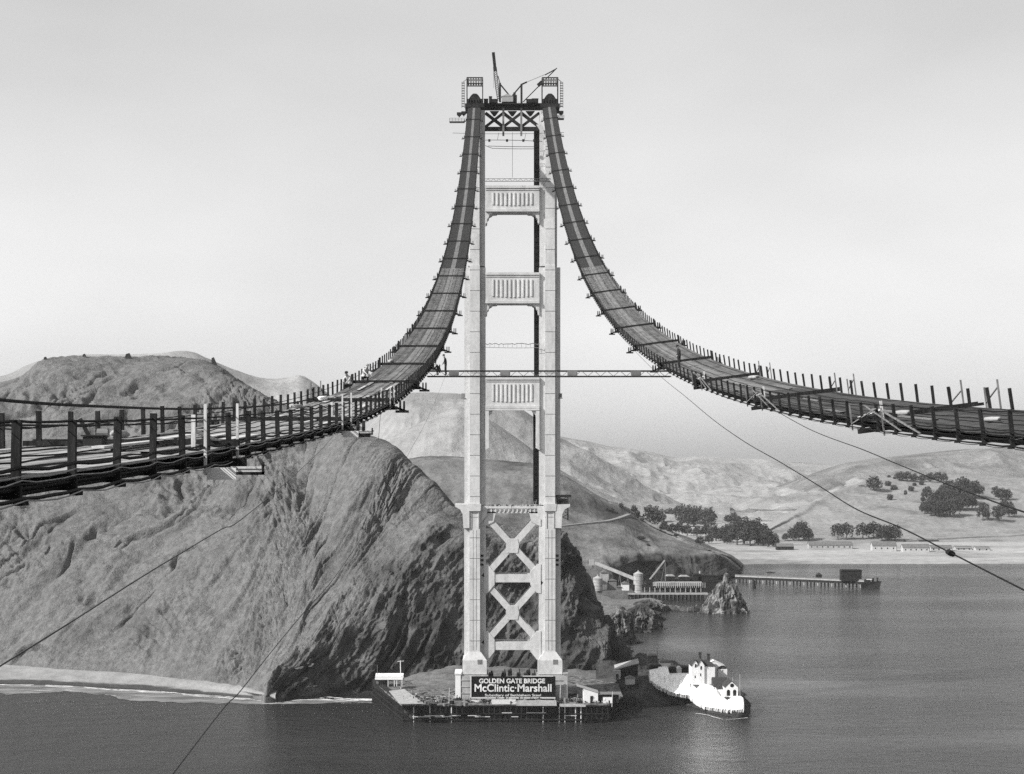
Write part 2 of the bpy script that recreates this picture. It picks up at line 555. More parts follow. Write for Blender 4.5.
gully = np.clip(0.07-np.abs(gn), 0, 1)/0.07*np.clip(fbm(q/30, p/40, octs=2, seed=124)*4, 0, 1)
disp = (4.6*(g1-0.35)-2.4*(g2-0.3)*amp + 1.0*f1*amp + (0.15+0.5*cr)*(f2-0.25)*amp - (0.25+2.6*cr)*(g3-0.3)*amp - 6.0*chasm*amp - 3.5*gully*amp + ledge*amp)*footm*ridm
disp += rock*footm*ridm*(6.0*ridged((S-T*0.5)/26, T/40, octs=4, seed=71, gain=0.6)+1.0*(f2-0.3) - 2.2)
G = G + n*disp[..., None]*dist[..., None]
G[:, 0, 2] -= 7
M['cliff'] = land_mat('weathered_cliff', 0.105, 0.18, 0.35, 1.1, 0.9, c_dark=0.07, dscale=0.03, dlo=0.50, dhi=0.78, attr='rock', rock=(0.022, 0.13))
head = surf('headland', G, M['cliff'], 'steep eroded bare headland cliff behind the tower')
rock_shade = np.clip(rock*(0.9+0.3*f1), 0, 1)
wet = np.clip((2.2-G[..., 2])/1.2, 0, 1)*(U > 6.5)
set_attr(head, 'rock', np.maximum(rock_shade, wet))

# ================================================================== beach and surf
bc = []
for px, pt, pw in ((-170,664,683),(-60,664,683),(0,666,683),(60,669,684.5),(110,672,687),(160,676,690.5),(205,681,694),(240,686,697),(258,691,698.5),(276,697,700)):
    fd = float(np.interp(px, [-170, 0, 62, 132, 200, 240, 262, 290], [772, 739, 722, 708, 684, 668, 650, 645])); a = np.array([(px-VX)/F*fd*1.0, fd+12, 4.6]); b_ = np.array([(px-VX)/F*fd, fd-1.5, 3.0]); c = WZ(px, (pt+pw)/2+1, 1.4); d = WZ(px, pw, 0.0); e = WZ(px, pw+5, -1.2)
    bc.append([a, b_, c, d, e])
G, U, V = loft(bc, 300, 30)
G[..., 2] += 0.25*fbm(G[..., 0]/6, G[..., 1]/6, octs=3, seed=2)+np.clip(1.3-V, 0, 1)*0.7*fbm(G[..., 0]/9, G[..., 1]/9, octs=5, seed=6, gain=0.65)
M['beach'] = land_mat('beach_sand', 0.22, 0.30, 0.15, 0.1, 1.0, attr='wet', rock=(0.05, 0.07))
be = surf('beach', G, M['beach'], 'narrow sandy beach at the foot of the cliff')
set_attr(be, 'wet', np.clip((0.95-G[..., 2]+0.35*fbm(G[..., 0]/15, G[..., 1]/4, seed=8))/0.25, 0, 1))

m = bpy.data.materials.new('surf_foam'); m.use_nodes = True
b = m.node_tree.nodes['Principled BSDF']; b.inputs['Base Color'].default_value = (0.8, 0.8, 0.8, 1); b.inputs['Roughness'].default_value = 0.9
M['foam'] = m
sm = MB()
def foam_line(pts, wid, z=0.09, seed=0, gap=0.15):
    P = crm(np.array([WZ(a, b_, 0.0) for a, b_ in pts]), 420); P[:, 2] = z
    d = np.gradient(P, axis=0); nn = np.stack([-d[:, 1], d[:, 0], 0*d[:, 0]], -1); nn /= np.linalg.norm(nn, axis=1, keepdims=True)+1e-9
    s = np.cumsum(np.linalg.norm(d, axis=1))
    wv = wid*(0.45+1.0*fbm(s/5, s*0, octs=5, seed=seed, gain=0.7))
    wv = np.where(vnoise(s/9, s*0+3, seed=seed+5) < -0.75+gap, 0.02, np.maximum(wv, 0.05))
    off = 1.6*fbm(s/12, s*0+9, octs=3, seed=seed+2)
    for i in range(len(P)-1):
        a0 = P[i]+nn[i]*(off[i]-wv[i]/2); a1 = P[i]+nn[i]*(off[i]+wv[i]/2)
        b0 = P[i+1]+nn[i+1]*(off[i+1]-wv[i+1]/2); b1 = P[i+1]+nn[i+1]*(off[i+1]+wv[i+1]/2)
        q_ = [tuple(x) for x in (a0, b0, b1, a1)]
        sm.add([(x, y, z) for x, y, _ in q_], [(0, 1, 2, 3)])
wm = MB()
wp = crm(np.array([WZ(a, c, 0.0) for a, c in ((-150,684.5),(0,685),(60,686),(110,689),(160,692),(205,695.5),(240,698.5),(275,701.5),(320,700),(372,700))]), 500)
sw = np.cumsum(np.linalg.norm(np.gradient(wp, axis=0), axis=1))
ww = np.interp(wp[:, 0], [-300, -210, -120, -85, -40], [18, 26, 24, 10, 7])*(0.75+0.7*fbm(sw/35, sw*0, octs=5, seed=91, gain=0.65))
for i in range(len(wp)-1):
    a0, b0 = wp[i], wp[i+1]
    wm.add([(a0[0], a0[1]+1.5, 0.04), (b0[0], b0[1]+1.5, 0.04), (b0[0], b0[1]-ww[i+1], 0.035), (a0[0], a0[1]-ww[i], 0.035)], [(0, 1, 2, 3)])
M['wash'] = mat('sandy_shallows', 0.10, 0.5, scale=0.12, second=0.26, lo=0.4, hi=0.62, stretch=(0.5, 1.4, 1))
tag(wm.build('shallows', M['wash']), 'cloudy sandy shallows along the beach', None, None, 'structure')
main = [(-150,685),(-60,685),(0,685),(60,686.5),(110,689.5),(160,692.5),(205,696),(240,699),(275,702)]
for k, (dy, wd, gp) in enumerate(((-0.6, 1.2, 0.3), (0.0, 1.7, 0.1), (1.0, 0.6, 0.5))):
    foam_line([(a, c+dy) for a, c in main], wd, seed=1+k*3, gap=gp)
for k, (dy, wd, gp) in enumerate(((-1.2, 1.5, 0.2), (-0.3, 2.6, 0.1), (0.6, 1.8, 0.3), (1.7, 0.8, 0.5), (3.2, 0.6, 0.6))):
    foam_line([(262,700.5+dy),(290,700+dy),(320,698.5+dy*1.3),(345,700+dy),(372,700+dy)], wd, seed=44+k*3, gap=gp)
foam_line([(20,692),(60,690),(100,694),(150,699)], 0.9, seed=11, gap=0.55)
foam_line([(625,706),(650,708),(675,711),(700,714),(725,719),(748,718)], 0.9, seed=71, gap=0.45)
tag(sm.build('surf_foam', m), 'white surf breaking along the beach and cliff foot', None, None, 'stuff')

# ================================================================== hill with the road cut, east of the tower
def hillmat(k, a, b_, dark=None, sc=0.03, bump=2.0, **kw): 
    return land_mat(k, a, b_, sc, bump, sc*6, c_dark=dark, dscale=sc*0.6, dlo=0.5, dhi=0.68, **kw)
cols = [
    cw((370,610,1100),(370,590,1150),(370,540,1250),(370,500,1350),(372,470,1500),(380,500,1800)),
    cw((430,608,1105),(430,585,1150),(430,540,1250),(430,500,1350),(425,456,1480),(430,490,1800)),
    cw((490,606,1110),(490,580,1150),(490,545,1230),(492,520,1320),(485,460,1470),(490,490,1800)),
    cw((545,604,1120),(545,585,1150),(545,556,1220),(545,524,1320),(540,466,1460),(545,500,1780)),
    cw((578,602,1130),(578,588,1160),(578,564,1220),(578,522,1330),(572,482,1450),(580,515,1760)),
    cw((606,597,1145),(607,580,1190),(606,562,1230),(604,521,1350),(600,497,1440),(612,520,1740)),
    cw((628,585,1235),(629,566,1250),(629,556,1262),(628,518,1380),(627,509,1430),(640,528,1720)),
    cw((650,580,1262),(651,566,1272),(652,555,1284),(652,531,1380),(652,524,1420),(664,534,1700)),
    cw((680,579,1268),(681,567,1280),(682,556,1290),(684,543,1350),(686,538,1390),(696,541,1680)),
    cw((705,578,1275),(706,567,1288),(707,557,1298),(709,552,1335),(711,549,1370),(716,549,1640)),
    cw((722,577,1290),(724,570,1300),(725,561,1310),(727,558,1330),(729,556,1360),(734,556,1600)),
    cw((738,575.5,1315),(739,573,1330),(740,570,1335),(741,568,1350),(742,566,1370),(745,562,1580)),
]
G, U, V = loft(cols, 420, 170)
n = normals(G); n = np.where(n[..., 2:3] < 0, -n, n)
x, y = G[..., 0], G[..., 1]
cl = np.clip((U-4.8)/0.6, 0, 1)*np.clip((2.1-V)/0.2, 0, 1)
ms = np.clip(V/0.4, 0, 1)*(1-0.75*np.exp(-((V-3)/0.3)**2))*np.clip((U.max()-U)/1.0, 0.15, 1)*np.where(V > 3.7, 0.5, 1)
disp = (5*fbm(x/60, y/60, octs=5, seed=40)+1.6*(ridged(x/22, y/30, octs=4, seed=41)-.3))*ms + cl*3.5*(ridged(x/14, G[..., 2]/18, octs=4, seed=44)-0.4)*np.clip(V/0.4, 0, 1)
G = G + n*disp[..., None]
M['grass_hill'] = hillmat('dry_grass_hill', 0.10, 0.20, dark=0.045, sc=0.03, bump=1.5, attr='rock', rock=(0.018, 0.06))
hill = surf('grassy_hill', G, M['grass_hill'], 'dry grassy hill with a road cut and dark sea cliff east of the tower')
set_attr(hill, 'rock', np.clip(cl*(0.85+0.6*fbm(x/20, y/20, seed=3)), 0, 1))
# the coast road
rp = [(556,524.5),(566,523.5),(578,522),(590,520.8),(602,519.5),(612,517.5),(620,515),(627,512)]
rb = MB()
pts = []
for a, b_ in rp:
    h = ground_hit(a, b_+1.5, ('grassy_hill',))
    if h is not None: pts.append(h)
P = crm(np.array([tuple(p) for p in pts]), 60)
for i in range(len(P)):
    P[i, 2] = drop(P[i, 0], P[i, 1]) + 0.1
P[:, 2] = np.convolve(np.pad(P[:, 2], 3, 'edge'), np.ones(7)/7, 'valid')
d = np.gradient(P, axis=0); nn = np.stack([-d[:, 1], d[:, 0], 0*d[:, 0]], -1); nn /= np.linalg.norm(nn, axis=1, keepdims=True)
vs = []
for i in range(len(P)):
    a = P[i]-nn[i]*4; b_ = P[i]+nn[i]*4
    vs += [tuple(a), tuple(b_), (b_[0], b_[1], b_[2]-6), (a[0], a[1], a[2]-6)]
fs = []
for i in range(len(P)-1):
    for k in range(4):
        j = (k+1) % 4
        fs.append((4*i+k, 4*i+j, 4*i+4+j, 4*i+4+k))
rb.add(vs, fs)
M['road'] = mat('dusty_road', 0.24, 0.95, var=0.15, scale=0.1)
tag(rb.build('road', M['road']), 'pale coast road cut into the grassy hill', None, None, 'structure')

# ================================================================== far country
def ridge_hill(name, ridge, D, foot_py, Df, mat_, label, nu=320, nv=110, amp=18, sc=300, seed=0, mid=0.55, Db=None, gully=0.8, front=None):
    """ridge: (px,py[,D]) outline; falls forward to the foot line and back behind it"""
    cols = []
    for r in ridge:
        px, py = r[0], r[1]; d = r[2] if len(r) > 2 else D
        R_ = W(px, py, d)
        fpx = VX+(px-VX)*1.0
        Fp = W(fpx, foot_py, Df)
        Fp[2] = 2.0; z0 = 2.0
        m1 = Fp*(1-0.33)+R_*0.33; m1[2] = z0+(R_[2]-z0)*0.2
        m2 = Fp*(1-0.68)+R_*0.68; m2[2] = z0+(R_[2]-z0)*mid
        B_ = R_.copy(); B_[1] += (Db or (d-Df)*0.9); B_[0] *= B_[1]/R_[1]; B_[2] = z0 + (R_[2]-z0)*0.25
        cols.append([Fp, m1, m2, R_, B_])
    G, U, V = loft(cols, nu, nv)
    n = normals(G); n = np.where(n[..., 2:3] < 0, -n, n)
    x, y = G[..., 0], G[..., 1]
    ms = np.clip(V/0.6, 0, 1)*np.clip(np.abs(V-3)/0.55, 0.10, 1)
    disp = amp*(0.7*fbm(x/sc, y/sc, octs=5, seed=seed)+gully*(ridged(x/sc*1.4, y/sc*0.8, octs=5, seed=seed+3)-0.4))*ms
    G = G + n*disp[..., None]
    # small-scale outline wobble on the crest
    G[..., 2] += amp*0.05*fbm(x/sc*6, y/sc*6, octs=4, seed=seed+8)
    return surf(name, G, mat_, label)

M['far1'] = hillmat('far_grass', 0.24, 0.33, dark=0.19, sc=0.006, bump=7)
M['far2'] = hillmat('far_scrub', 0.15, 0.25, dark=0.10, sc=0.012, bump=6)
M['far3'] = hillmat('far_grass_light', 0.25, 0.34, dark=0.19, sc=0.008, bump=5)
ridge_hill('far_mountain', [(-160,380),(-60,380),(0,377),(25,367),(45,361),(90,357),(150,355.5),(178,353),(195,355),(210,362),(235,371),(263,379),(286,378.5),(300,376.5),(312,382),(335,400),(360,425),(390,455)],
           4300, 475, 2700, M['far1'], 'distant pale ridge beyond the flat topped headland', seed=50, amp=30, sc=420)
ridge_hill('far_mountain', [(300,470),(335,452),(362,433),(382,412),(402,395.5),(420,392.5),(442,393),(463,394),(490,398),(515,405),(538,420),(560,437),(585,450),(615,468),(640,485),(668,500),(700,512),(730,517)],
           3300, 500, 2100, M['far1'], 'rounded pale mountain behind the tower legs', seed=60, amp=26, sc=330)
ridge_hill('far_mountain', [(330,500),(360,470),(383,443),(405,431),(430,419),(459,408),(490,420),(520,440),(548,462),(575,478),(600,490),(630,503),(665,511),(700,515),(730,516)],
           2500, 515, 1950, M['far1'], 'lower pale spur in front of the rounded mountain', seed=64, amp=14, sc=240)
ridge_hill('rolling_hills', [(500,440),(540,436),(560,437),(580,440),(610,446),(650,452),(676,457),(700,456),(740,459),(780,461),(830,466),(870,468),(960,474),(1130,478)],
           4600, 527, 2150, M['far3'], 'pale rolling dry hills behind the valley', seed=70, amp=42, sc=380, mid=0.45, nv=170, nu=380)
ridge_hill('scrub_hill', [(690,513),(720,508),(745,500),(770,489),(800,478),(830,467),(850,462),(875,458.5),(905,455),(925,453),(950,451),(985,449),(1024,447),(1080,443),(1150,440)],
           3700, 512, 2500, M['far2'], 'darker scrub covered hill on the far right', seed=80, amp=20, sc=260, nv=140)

# valley floor
rows = []
for px in (560, 640, 735, 800, 900, 1024, 1200):
    sh = {560: 575, 640: 570, 735: 564, 800: 563, 900: 563, 1024: 563, 1200: 563}[px]
    c = [WZ(px, sh+2, -1.2), WZ(px, sh-0.5, 0.7), WZ(px, sh-6, 2.2), WZ(px, 549, 3.6), WZ(px, 541, 5), WZ(px, 530, 7), W(px, 521, 2500), W(px, 512, 3200)]
    rows.append(c)
G, U, V = loft(rows, 340, 160)
x, y = G[..., 0], G[..., 1]
G[..., 2] += (0.5*fbm(x/40, y/40, octs=4, seed=90)+2.5*fbm(x/300, y/300, octs=3, seed=92)*np.clip((V-3)/2, 0, 1))*np.clip(V/1.2, 0, 1)
M['valley'] = land_mat('dry_valley', 0.27, 0.40, 0.012, 0.5, 0.1, c_dark=0.15, dscale=0.01, dlo=0.52, dhi=0.66, stretch=(0.35, 1, 1))
surf('ground', G, M['valley'], 'flat dry valley floor behind the shoreline')
# knoll
kr = [(745,541,1800),(762,533,1850),(785,518,1920),(805,506,1980),(830,493,2060),(855,484,2130),(875,479,2180),(905,475,2220),(945,474,2240),(985,476,2250),(1024,478,2250),(1080,478,2260),(1160,480,2260)]
cols = []
for px, py, d in kr:
    R_ = W(px, py, d); Fp = WZ(px, 542.5, 4.5)
    m1 = Fp*0.66+R_*0.34; m1[2] = 4+(R_[2]-4)*0.36
    m2 = Fp*0.33+R_*0.67; m2[2] = 4+(R_[2]-4)*0.74
    B_ = R_*1.0; B_[1] += 350; B_[0] *= B_[1]/R_[1]; B_[2] = max(2, R_[2]*0.55)
    F0 = Fp*1.0; F0[2] -= 3; F0[1] -= 6
    cols.append([F0, Fp, m1, m2, R_, B_])
G, U, V = loft(cols, 300, 130)
x, y = G[..., 0], G[..., 1]
G[..., 2] += (5*fbm(x/90, y/90, octs=4, seed=95)+2*ridged(x/45, y/60, octs=4, seed=96))*np.clip(V-0.9, 0, 1)*np.clip(np.abs(V-4)/0.5, 0.15, 1)
M['knoll'] = land_mat('dry_knoll', 0.2, 0.3, 0.02, 1.0, 0.15, c_dark=0.14, dscale=0.02, dlo=0.5, dhi=0.66)
surf('knoll', G, M['knoll'], 'rounded dry grass knoll under the right hillside grove')
# pale road on the flat in front of the knoll
rb = MB(); P = []
for a, b_ in ((905,541.2),(930,539.5),(960,537.8),(990,536.5),(1024,534.5),(1060,532)):
    h = ground_hit(a, b_, ('knoll', 'ground')); P.append((h.x, h.y, h.z+0.7))
P = crm(np.array(P), 40)
for i in range(len(P)): P[i, 2] = drop(P[i, 0], P[i, 1])+0.9
for i in range(len(P)-1):
    a, b_ = P[i], P[i+1]
    rb.add([(a[0], a[1]-5, a[2]), (b_[0], b_[1]-5, b_[2]), (b_[0], b_[1]+5, b_[2]+.3), (a[0], a[1]+5, a[2]+.3), (a[0], a[1]-5, a[2]-3), (b_[0], b_[1]-5, b_[2]-3)], [(0, 1, 2, 3), (4, 5, 1, 0)])
tag(rb.build('road', M['road']), 'pale road running along the foot of the knoll', None, None, 'structure')
# ================================================================== the tower
TX = 4.95                      # bridge axis
TY = 612.0                     # front face of the legs
HX = 13.9                      # leg axis each side
def tz(py, D=TY): return EYE - (py-VY)/F*D
tower = root('suspension_tower', (TX, TY+6, 5), 'tall pale steel suspension bridge tower standing on its concrete pier', 'bridge tower')

def leg_section(cx, z0, z1, w_front, in_w, out_w, side, depth, rec=2.0, mbx=None, step=0.0):
    """a cellular leg: a central cell standing proud of recessed side cells; side=-1 left leg, +1 right leg"""
    mb = mbx
    y0, y1 = TY+step, TY+step+depth
    mb.box((cx, (y0+y1)/2, (z0+z1)/2), (w_front, y1-y0, z1-z0))
    lw = out_w if side < 0 else in_w
    rw = in_w if side < 0 else out_w
    if lw: mb.box((cx-w_front/2-lw/2, (y0+y1)/2, (z0+z1)/2-0.3), (lw, y1-y0-2*rec, z1-z0-0.6))
    if rw: mb.box((cx+w_front/2+rw/2, (y0+y1)/2, (z0+z1)/2-0.3), (rw, y1-y0-2*rec, z1-z0-0.6))

zs_deck = tz(505); z_set = tz(265); z_top = tz(107)
for side in (-1, 1):
    cx = TX + side*HX
    leg = MB()
    # flared foot, lower shaft, middle shaft, upper shaft
    leg_section(cx, tz(657), zs_deck, 3.9, 2.1, 2.0, side, 12.6, mbx=leg)
    leg_section(cx, zs_deck, z_set, 3.7, 2.1, 2.0, side, 11.8, mbx=leg, step=0.4)
    leg_section(cx, z_set, z_top, 3.5, 2.0, 0.9, side, 10.6, mbx=leg, step=0.8)
    # plate seams: thin proud bands
    o = leg.build('leg', M['steel'], tower, label='left leg' if side < 0 else 'right leg with a dark strip on its inner side')
    seams = MB()
    z = tz(657)+6
    while z < z_top-3:
        st = 0 if z < zs_deck else (0.4 if z < z_set else 0.8)
        w_ = 3.9 if z < zs_deck else (3.7 if z < z_set else 3.5)
        seams.box((cx, TY+st-0.03, z), (w_-0.05, 0.1, 0.13))
        z += 7.6
    for dx in (-0.62, 0.62):
        seams.box((cx+dx, TY-0.02, (tz(650)+tz(530))/2), (0.07, 0.1, tz(530)-tz(650)))
    seams.build('plate_seam', M['mid_steel'], o)
    foot = MB()
    yb = TY-1.0
    z0, z1, z2 = tz(674), tz(660), tz(655)
    wl, wr = cx-4.7, cx+4.7
    foot.box((cx, TY+6.3, (z0+z1)/2), (8.9, 15.2, z1-z0))
    ring = [(cx-4.45, TY-1.3), (cx+4.45, TY-1.3), (cx+4.45, TY+13.9), (cx-4.45, TY+13.9)]
    ring2 = [(cx-2.2, TY-0.25), (cx+2.2, TY-0.25), (cx+2.2, TY+12.8), (cx-2.2, TY+12.8)]
    foot.add([(x, y, z1) for x, y in ring]+[(x, y, z2+1.2) for x, y in ring2], [(0,1,5,4),(1,2,6,5),(2,3,7,6),(3,0,4,7),(4,5,6,7)])
    f_ = foot.build('leg_foot', M['steel'], tower)
    d = MB(); d.box((cx+1.9, TY-1.33, tz(661.5)), (1.7, 0.12, 1.7)); d.build('access_hatch', M['mid_steel'], f_)
    # row of access holes in the shaft below the deck
    for k in range(3):
        hb = MB(); hb.box((cx+3.0-0.55, TY+1.92, tz(556+k*4.5)), (1.5, 0.2, 0.8)); hb.build('access_hole', M['dark_steel'], o)
    # flared bracket that will carry the roadway
    br = MB()
    for sg in (-1, 1):
        xo = cx+sg*1.95
        prof = [(xo, tz(504.5)), (xo+sg*5.4, tz(504.2)), (xo+sg*5.3, tz(506.5)), (xo+sg*3.4, tz(509.5)), (xo+sg*2.5, tz(514)), (xo+sg*2.2, tz(528)), (xo, tz(528))]
        if sg == -side:     # towards the roadway the bracket is short
            prof = [(xo, tz(506)), (xo+sg*3.0, tz(506)), (xo+sg*2.4, tz(516)), (xo, tz(524))]
        br.prism(prof, TY+1.2 if sg == -side else TY-0.6, TY+11.5, 'y')
    br.prism([(cx-2.4, tz(503.8)), (cx+2.4, tz(503.8)), (cx+2.1, tz(511)), (cx-2.1, tz(511))], TY-0.75, TY+11.9, 'y')
    for dx in (-1.35, 1.35): br.box((cx+dx, TY-0.12, tz(519)), (0.25, 0.3, tz(511)-tz(529)))
    br.build('deck_bracket', M['steel'], tower)
    sad = MB()
    sad.prism([(cx-3.6, z_top), (cx+3.6, z_top), (cx+3.6, z_top+1.4), (cx-3.6, z_top+1.4)], TY+0.2, TY+12, 'y')
    prof = [(cx-2.6, z_top+1.4), (cx+2.6, z_top+1.4), (cx+2.3, z_top+3.2), (cx+1.4, z_top+4.6), (cx+0.6, z_top+5.3), (cx-0.6, z_top+5.3), (cx-1.4, z_top+4.6), (cx-2.3, z_top+3.2)]
    sad.prism(prof, TY+1.5, TY+10.5, 'y')
    for k in range(6): sad.box((cx-2.5+k, TY+1.2, z_top+2.4), (0.5, 0.9, 1.6))
    sad.build('cable_saddle', M['dark_steel'], tower)

# inner side of the right leg: the dark primed track of the erection traveller
strip_mb = MB()
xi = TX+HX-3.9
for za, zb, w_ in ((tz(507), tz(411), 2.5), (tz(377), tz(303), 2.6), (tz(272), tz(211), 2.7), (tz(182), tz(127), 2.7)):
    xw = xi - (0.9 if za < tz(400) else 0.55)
    strip_mb.box((xw, TY+8.2, (za+zb)/2), (w_, 3.4, zb-za))
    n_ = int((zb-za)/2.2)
    for k in range(n_): strip_mb.box((xw, TY+6.35, za+1+k*2.2), (w_*0.92, 0.25, 0.25))
t_ = strip_mb.build('inner_strip', M['strip_black'], tower)
ld = MB()
for za, zb in ((tz(507), tz(430)),):
    for dx in (0, 0.55): ld.tube([(xi+1.0+dx-0.3, TY+5.9, za), (xi+1.0+dx-0.6, TY+5.9, zb)], 0.1, 4)
    k = za
    while k < zb: ld.box((xi+1.1, TY+5.9, k), (0.6, 0.1, 0.12)); k += 1.1
ld.build('ladder', M['rope_light'], tower)

# portal struts with fluted fronts and stepped corners
def portal(zt, zb, zo, xl, xr, label=None, first=False):
    p = MB(); yf = TY+1.6; yb = TY+10.2
    p.box(((xl+xr)/2, (yf+yb)/2, (zt+zb)/2), (xr-xl, yb-yf, zt-zb))
    # cornice and sill
    p.box(((xl+xr)/2, yf-0.25, zt-0.45), (xr-xl, 0.5, 0.9))
    p.box(((xl+xr)/2, yf-0.12, zt-1.45), (xr-xl, 0.24, 0.3))
    p.box(((xl+xr)/2, yf-0.25, zb+0.45), (xr-xl, 0.5, 0.9))
    o = p.build('portal_strut', M['steel'], tower)
    fl = MB(); n_ = 10; w0 = (xr-xl)-4.2; xm = (xl+xr)/2
    zc0, zc1 = zb+2.2, zt-2.6
    for k in range(n_):
        x_ = xm-w0/2+(k+0.5)*w0/n_
        ww = w0/n_*0.50
        fl.prism([(x_-ww/2, yf+0.02), (x_-ww*0.32, yf-0.32), (x_+ww*0.32, yf-0.32), (x_+ww/2, yf+0.02)], zc0+0.4*abs(k-4.5)/4.5, zc1, 'z')
    fl.build('fluting', M['steel'], o)
    for sg, xe in ((1, xl), (-1, xr)):
        bk = MB()
        h_ = zb-zo
        st = [(0, 0), (4.4, 0), (4.2, -h_*0.35), (2.7, -h_*0.42), (2.3, -h_*0.9), (1.4, -h_*1.4), (1.2, -h_*2.4), (0.7, -h_*2.8), (0.6, -h_*4.4), (0, -h_*4.8)]
        bk.prism([(xe+sg*a, zb+b) for a, b in st], yf+0.3, yb-0.3, 'y')
        bk.build('corner_bracket', M['steel'], tower)
XL, XR = TX-HX+3.9, TX+HX-3.9
portal(tz(377), tz(408), tz(413), XL, XR)
portal(tz(272), tz(303), tz(305.5), XL, XR)
portal(tz(185), tz(211), tz(213.5), XL, XR)
# stepped frame round the opening above the roadway
fr = MB()
for sg, xe in ((1, XL), (-1, XR)):
    fr.prism([(xe, tz(408)), (xe+sg*1.3, tz(408)), (xe+sg*1.3, tz(448)), (xe, tz(450))], TY+1.2, TY+10, 'y')
fr.box((TX, TY+1.5, tz(409.3)), (XR-XL, 0.9, 0.7))
fr.build('opening_frame', M['steel'], tower)

# top strut: an open lattice truss of three crossed bays, still bare
tp = MB(); zt, zb = tz(101), tz(128)
for y_ in (TY+5.5,):
    tp.box((TX, y_, zt-1.1), (XR-XL+4, 1.6, 2.2)); tp.box((TX, y_, zb+0.7), (XR-XL+1, 1.6, 1.4))
o = tp.build('truss_chord', M['dark_steel'], tower)
zt2 = zt-2.6
bw_ = (XR-XL)/3
for k in range(3):
    x0 = XL+k*bw_; x1 = x0+bw_
    b_ = MB()
    for y_ in (TY+5.5,):
        zm = (zt2-1.6+zb)/2
        b_.beam((x0, y_, zb+1.5), (x1, y_, zt2-0.7), 0.9, 1.1, up=(0, 1, 0)); b_.beam((x0, y_+0.08, zt2-0.7), (x1, y_+0.08, zb+1.5), 1.1, 1.0, up=(0, 1, 0))
        b_.prism([(x0+1.6, zt2), (x1-1.6, zt2), (x1-3.0, zt2-1.9), (x0+3.0, zt2-1.9)], y_-0.35, y_+0.35, 'y')
    b_.build('truss_bracing', M['dark_steel'], tower)
for k in (1, 2):
    pb = MB()
    x0 = XL+k*bw_
    for y_ in (TY+4.4,): pb.box((x0, y_, (zt2+zb)/2-0.6), (0.75, 0.35, zt2-zb+3.0))
    pb.build('truss_post', M['mid_steel'], tower)
cb = MB()
cb.prism([(XR+0.6, tz(124)), (XR-1.2, tz(124)), (XR+1.9, tz(137)), (XR+2.4, tz(137))], TY+0.9, TY+1.6, 'y')
cb.build('knee_brace', M['steel'], tower)

# crossed bracing under the roadway
def xbrace(z1, z0, w_):
    b_ = MB()
    for y_ in (TY+2.6, TY+10.4):
        b_.beam((XL-0.4, y_, z0), (XR+0.4, y_, z1), 1.0, w_, up=(0, 1, 0)) if False else None
        for (xa, za, xb, zb_) in ((XL-0.6, z0, XR+0.6, z1), (XL-0.6, z1, XR+0.6, z0)):
            d = Vector((xb-xa, 0, zb_-za)).normalized(); nrm = Vector((-d.z, 0, d.x))*w_/2
            yy = y_ + (0.05 if za > zb_ else 0)
            b_.prism([(xa+nrm.x, za+nrm.z), (xb+nrm.x, zb_+nrm.z), (xb-nrm.x, zb_-nrm.z), (xa-nrm.x, za-nrm.z)], yy-0.6, yy+0.6, 'y')
        xm, zm = (XL+XR)/2, (z0+z1)/2
        g = 1.95
        b_.prism([(xm-g, zm-g*1.35), (xm+g, zm-g*1.35), (xm+g*1.25, zm), (xm+g, zm+g*1.35), (xm-g, zm+g*1.35), (xm-g*1.25, zm)], y_-0.75, y_+0.75, 'y')
    return b_.build('cross_brace', M['steel'], tower)
zA, zB, zC, zD = tz(513), tz(579), tz(580), tz(647)
xbrace(tz(514), tz(578), 2.25)
xbrace(tz(581), tz(645), 2.25)
for zc, th in ((tz(578.8), 2.9), (tz(646.5), 3.0)):
    h = MB()
    for y_ in (TY+2.6, TY+10.4): h.box((TX, y_+0.12, zc), (XR-XL+1, 1.5, th))
    h.build('cross_strut', M['steel'], tower)
for zc in (tz(513), tz(579), tz(646)):
    for sg, xe in ((1, XL), (-1, XR)):
        for y_ in (TY+2.6, TY+10.4):
            gs = MB()
            if zc > tz(520):
                gs.prism([(xe-sg*0.5, zc+1.5), (xe+sg*4.2, zc+1.5), (xe+sg*3.0, zc-3.4), (xe-sg*0.5, zc-5.0)], y_-0.85, y_+0.85, 'y')
            else:
                gs.prism([(xe-sg*0.5, zc+5.4), (xe+sg*1.0, zc+5.2), (xe+sg*3.4, zc+2.2), (xe+sg*3.4, zc-2.2), (xe+sg*1.0, zc-5.2), (xe-sg*0.5, zc-5.4)], y_-0.85, y_+0.85, 'y')
            gs.build('gusset_plate', M['steel'], tower)
# floor truss left at roadway level: a pale lattice strip with stuff on it
ft = MB()
ft.box((TX, TY+5, tz(507.5)), (XR-XL+3, 7.5, 0.8)); ft.box((TX, TY+5, tz(512.5)), (XR-XL+3, 6.5, 0.6))
k = XL-1
while k < XR+1:
    ft.box((k, TY+1.6, tz(510)), (0.5, 0.4, 1.6)); k += 1.6
ft.build('roadway_strut', M['steel'], tower)
cl = MB()
r_ = random.Random(4)
for k in range(26):
    x_ = XL+1+(XR-XL-2)*r_.random()
    cl.box((x_, TY+1.8+r_.random()*4, tz(506.2)), (0.4+1.2*r_.random(), 0.5+r_.random(), 0.5+0.9*r_.random()), Matrix.Rotation(r_.random()*3, 3, 'Z'))
for k in range(9):
    x_ = XL+1+(XR-XL-2)*r_.random(); cl.tube([(x_, TY+1.5, tz(506.3)), (x_+r_.random()-0.5, TY+1.5, tz(506.3)+1.8+r_.random())], 0.07, 4)
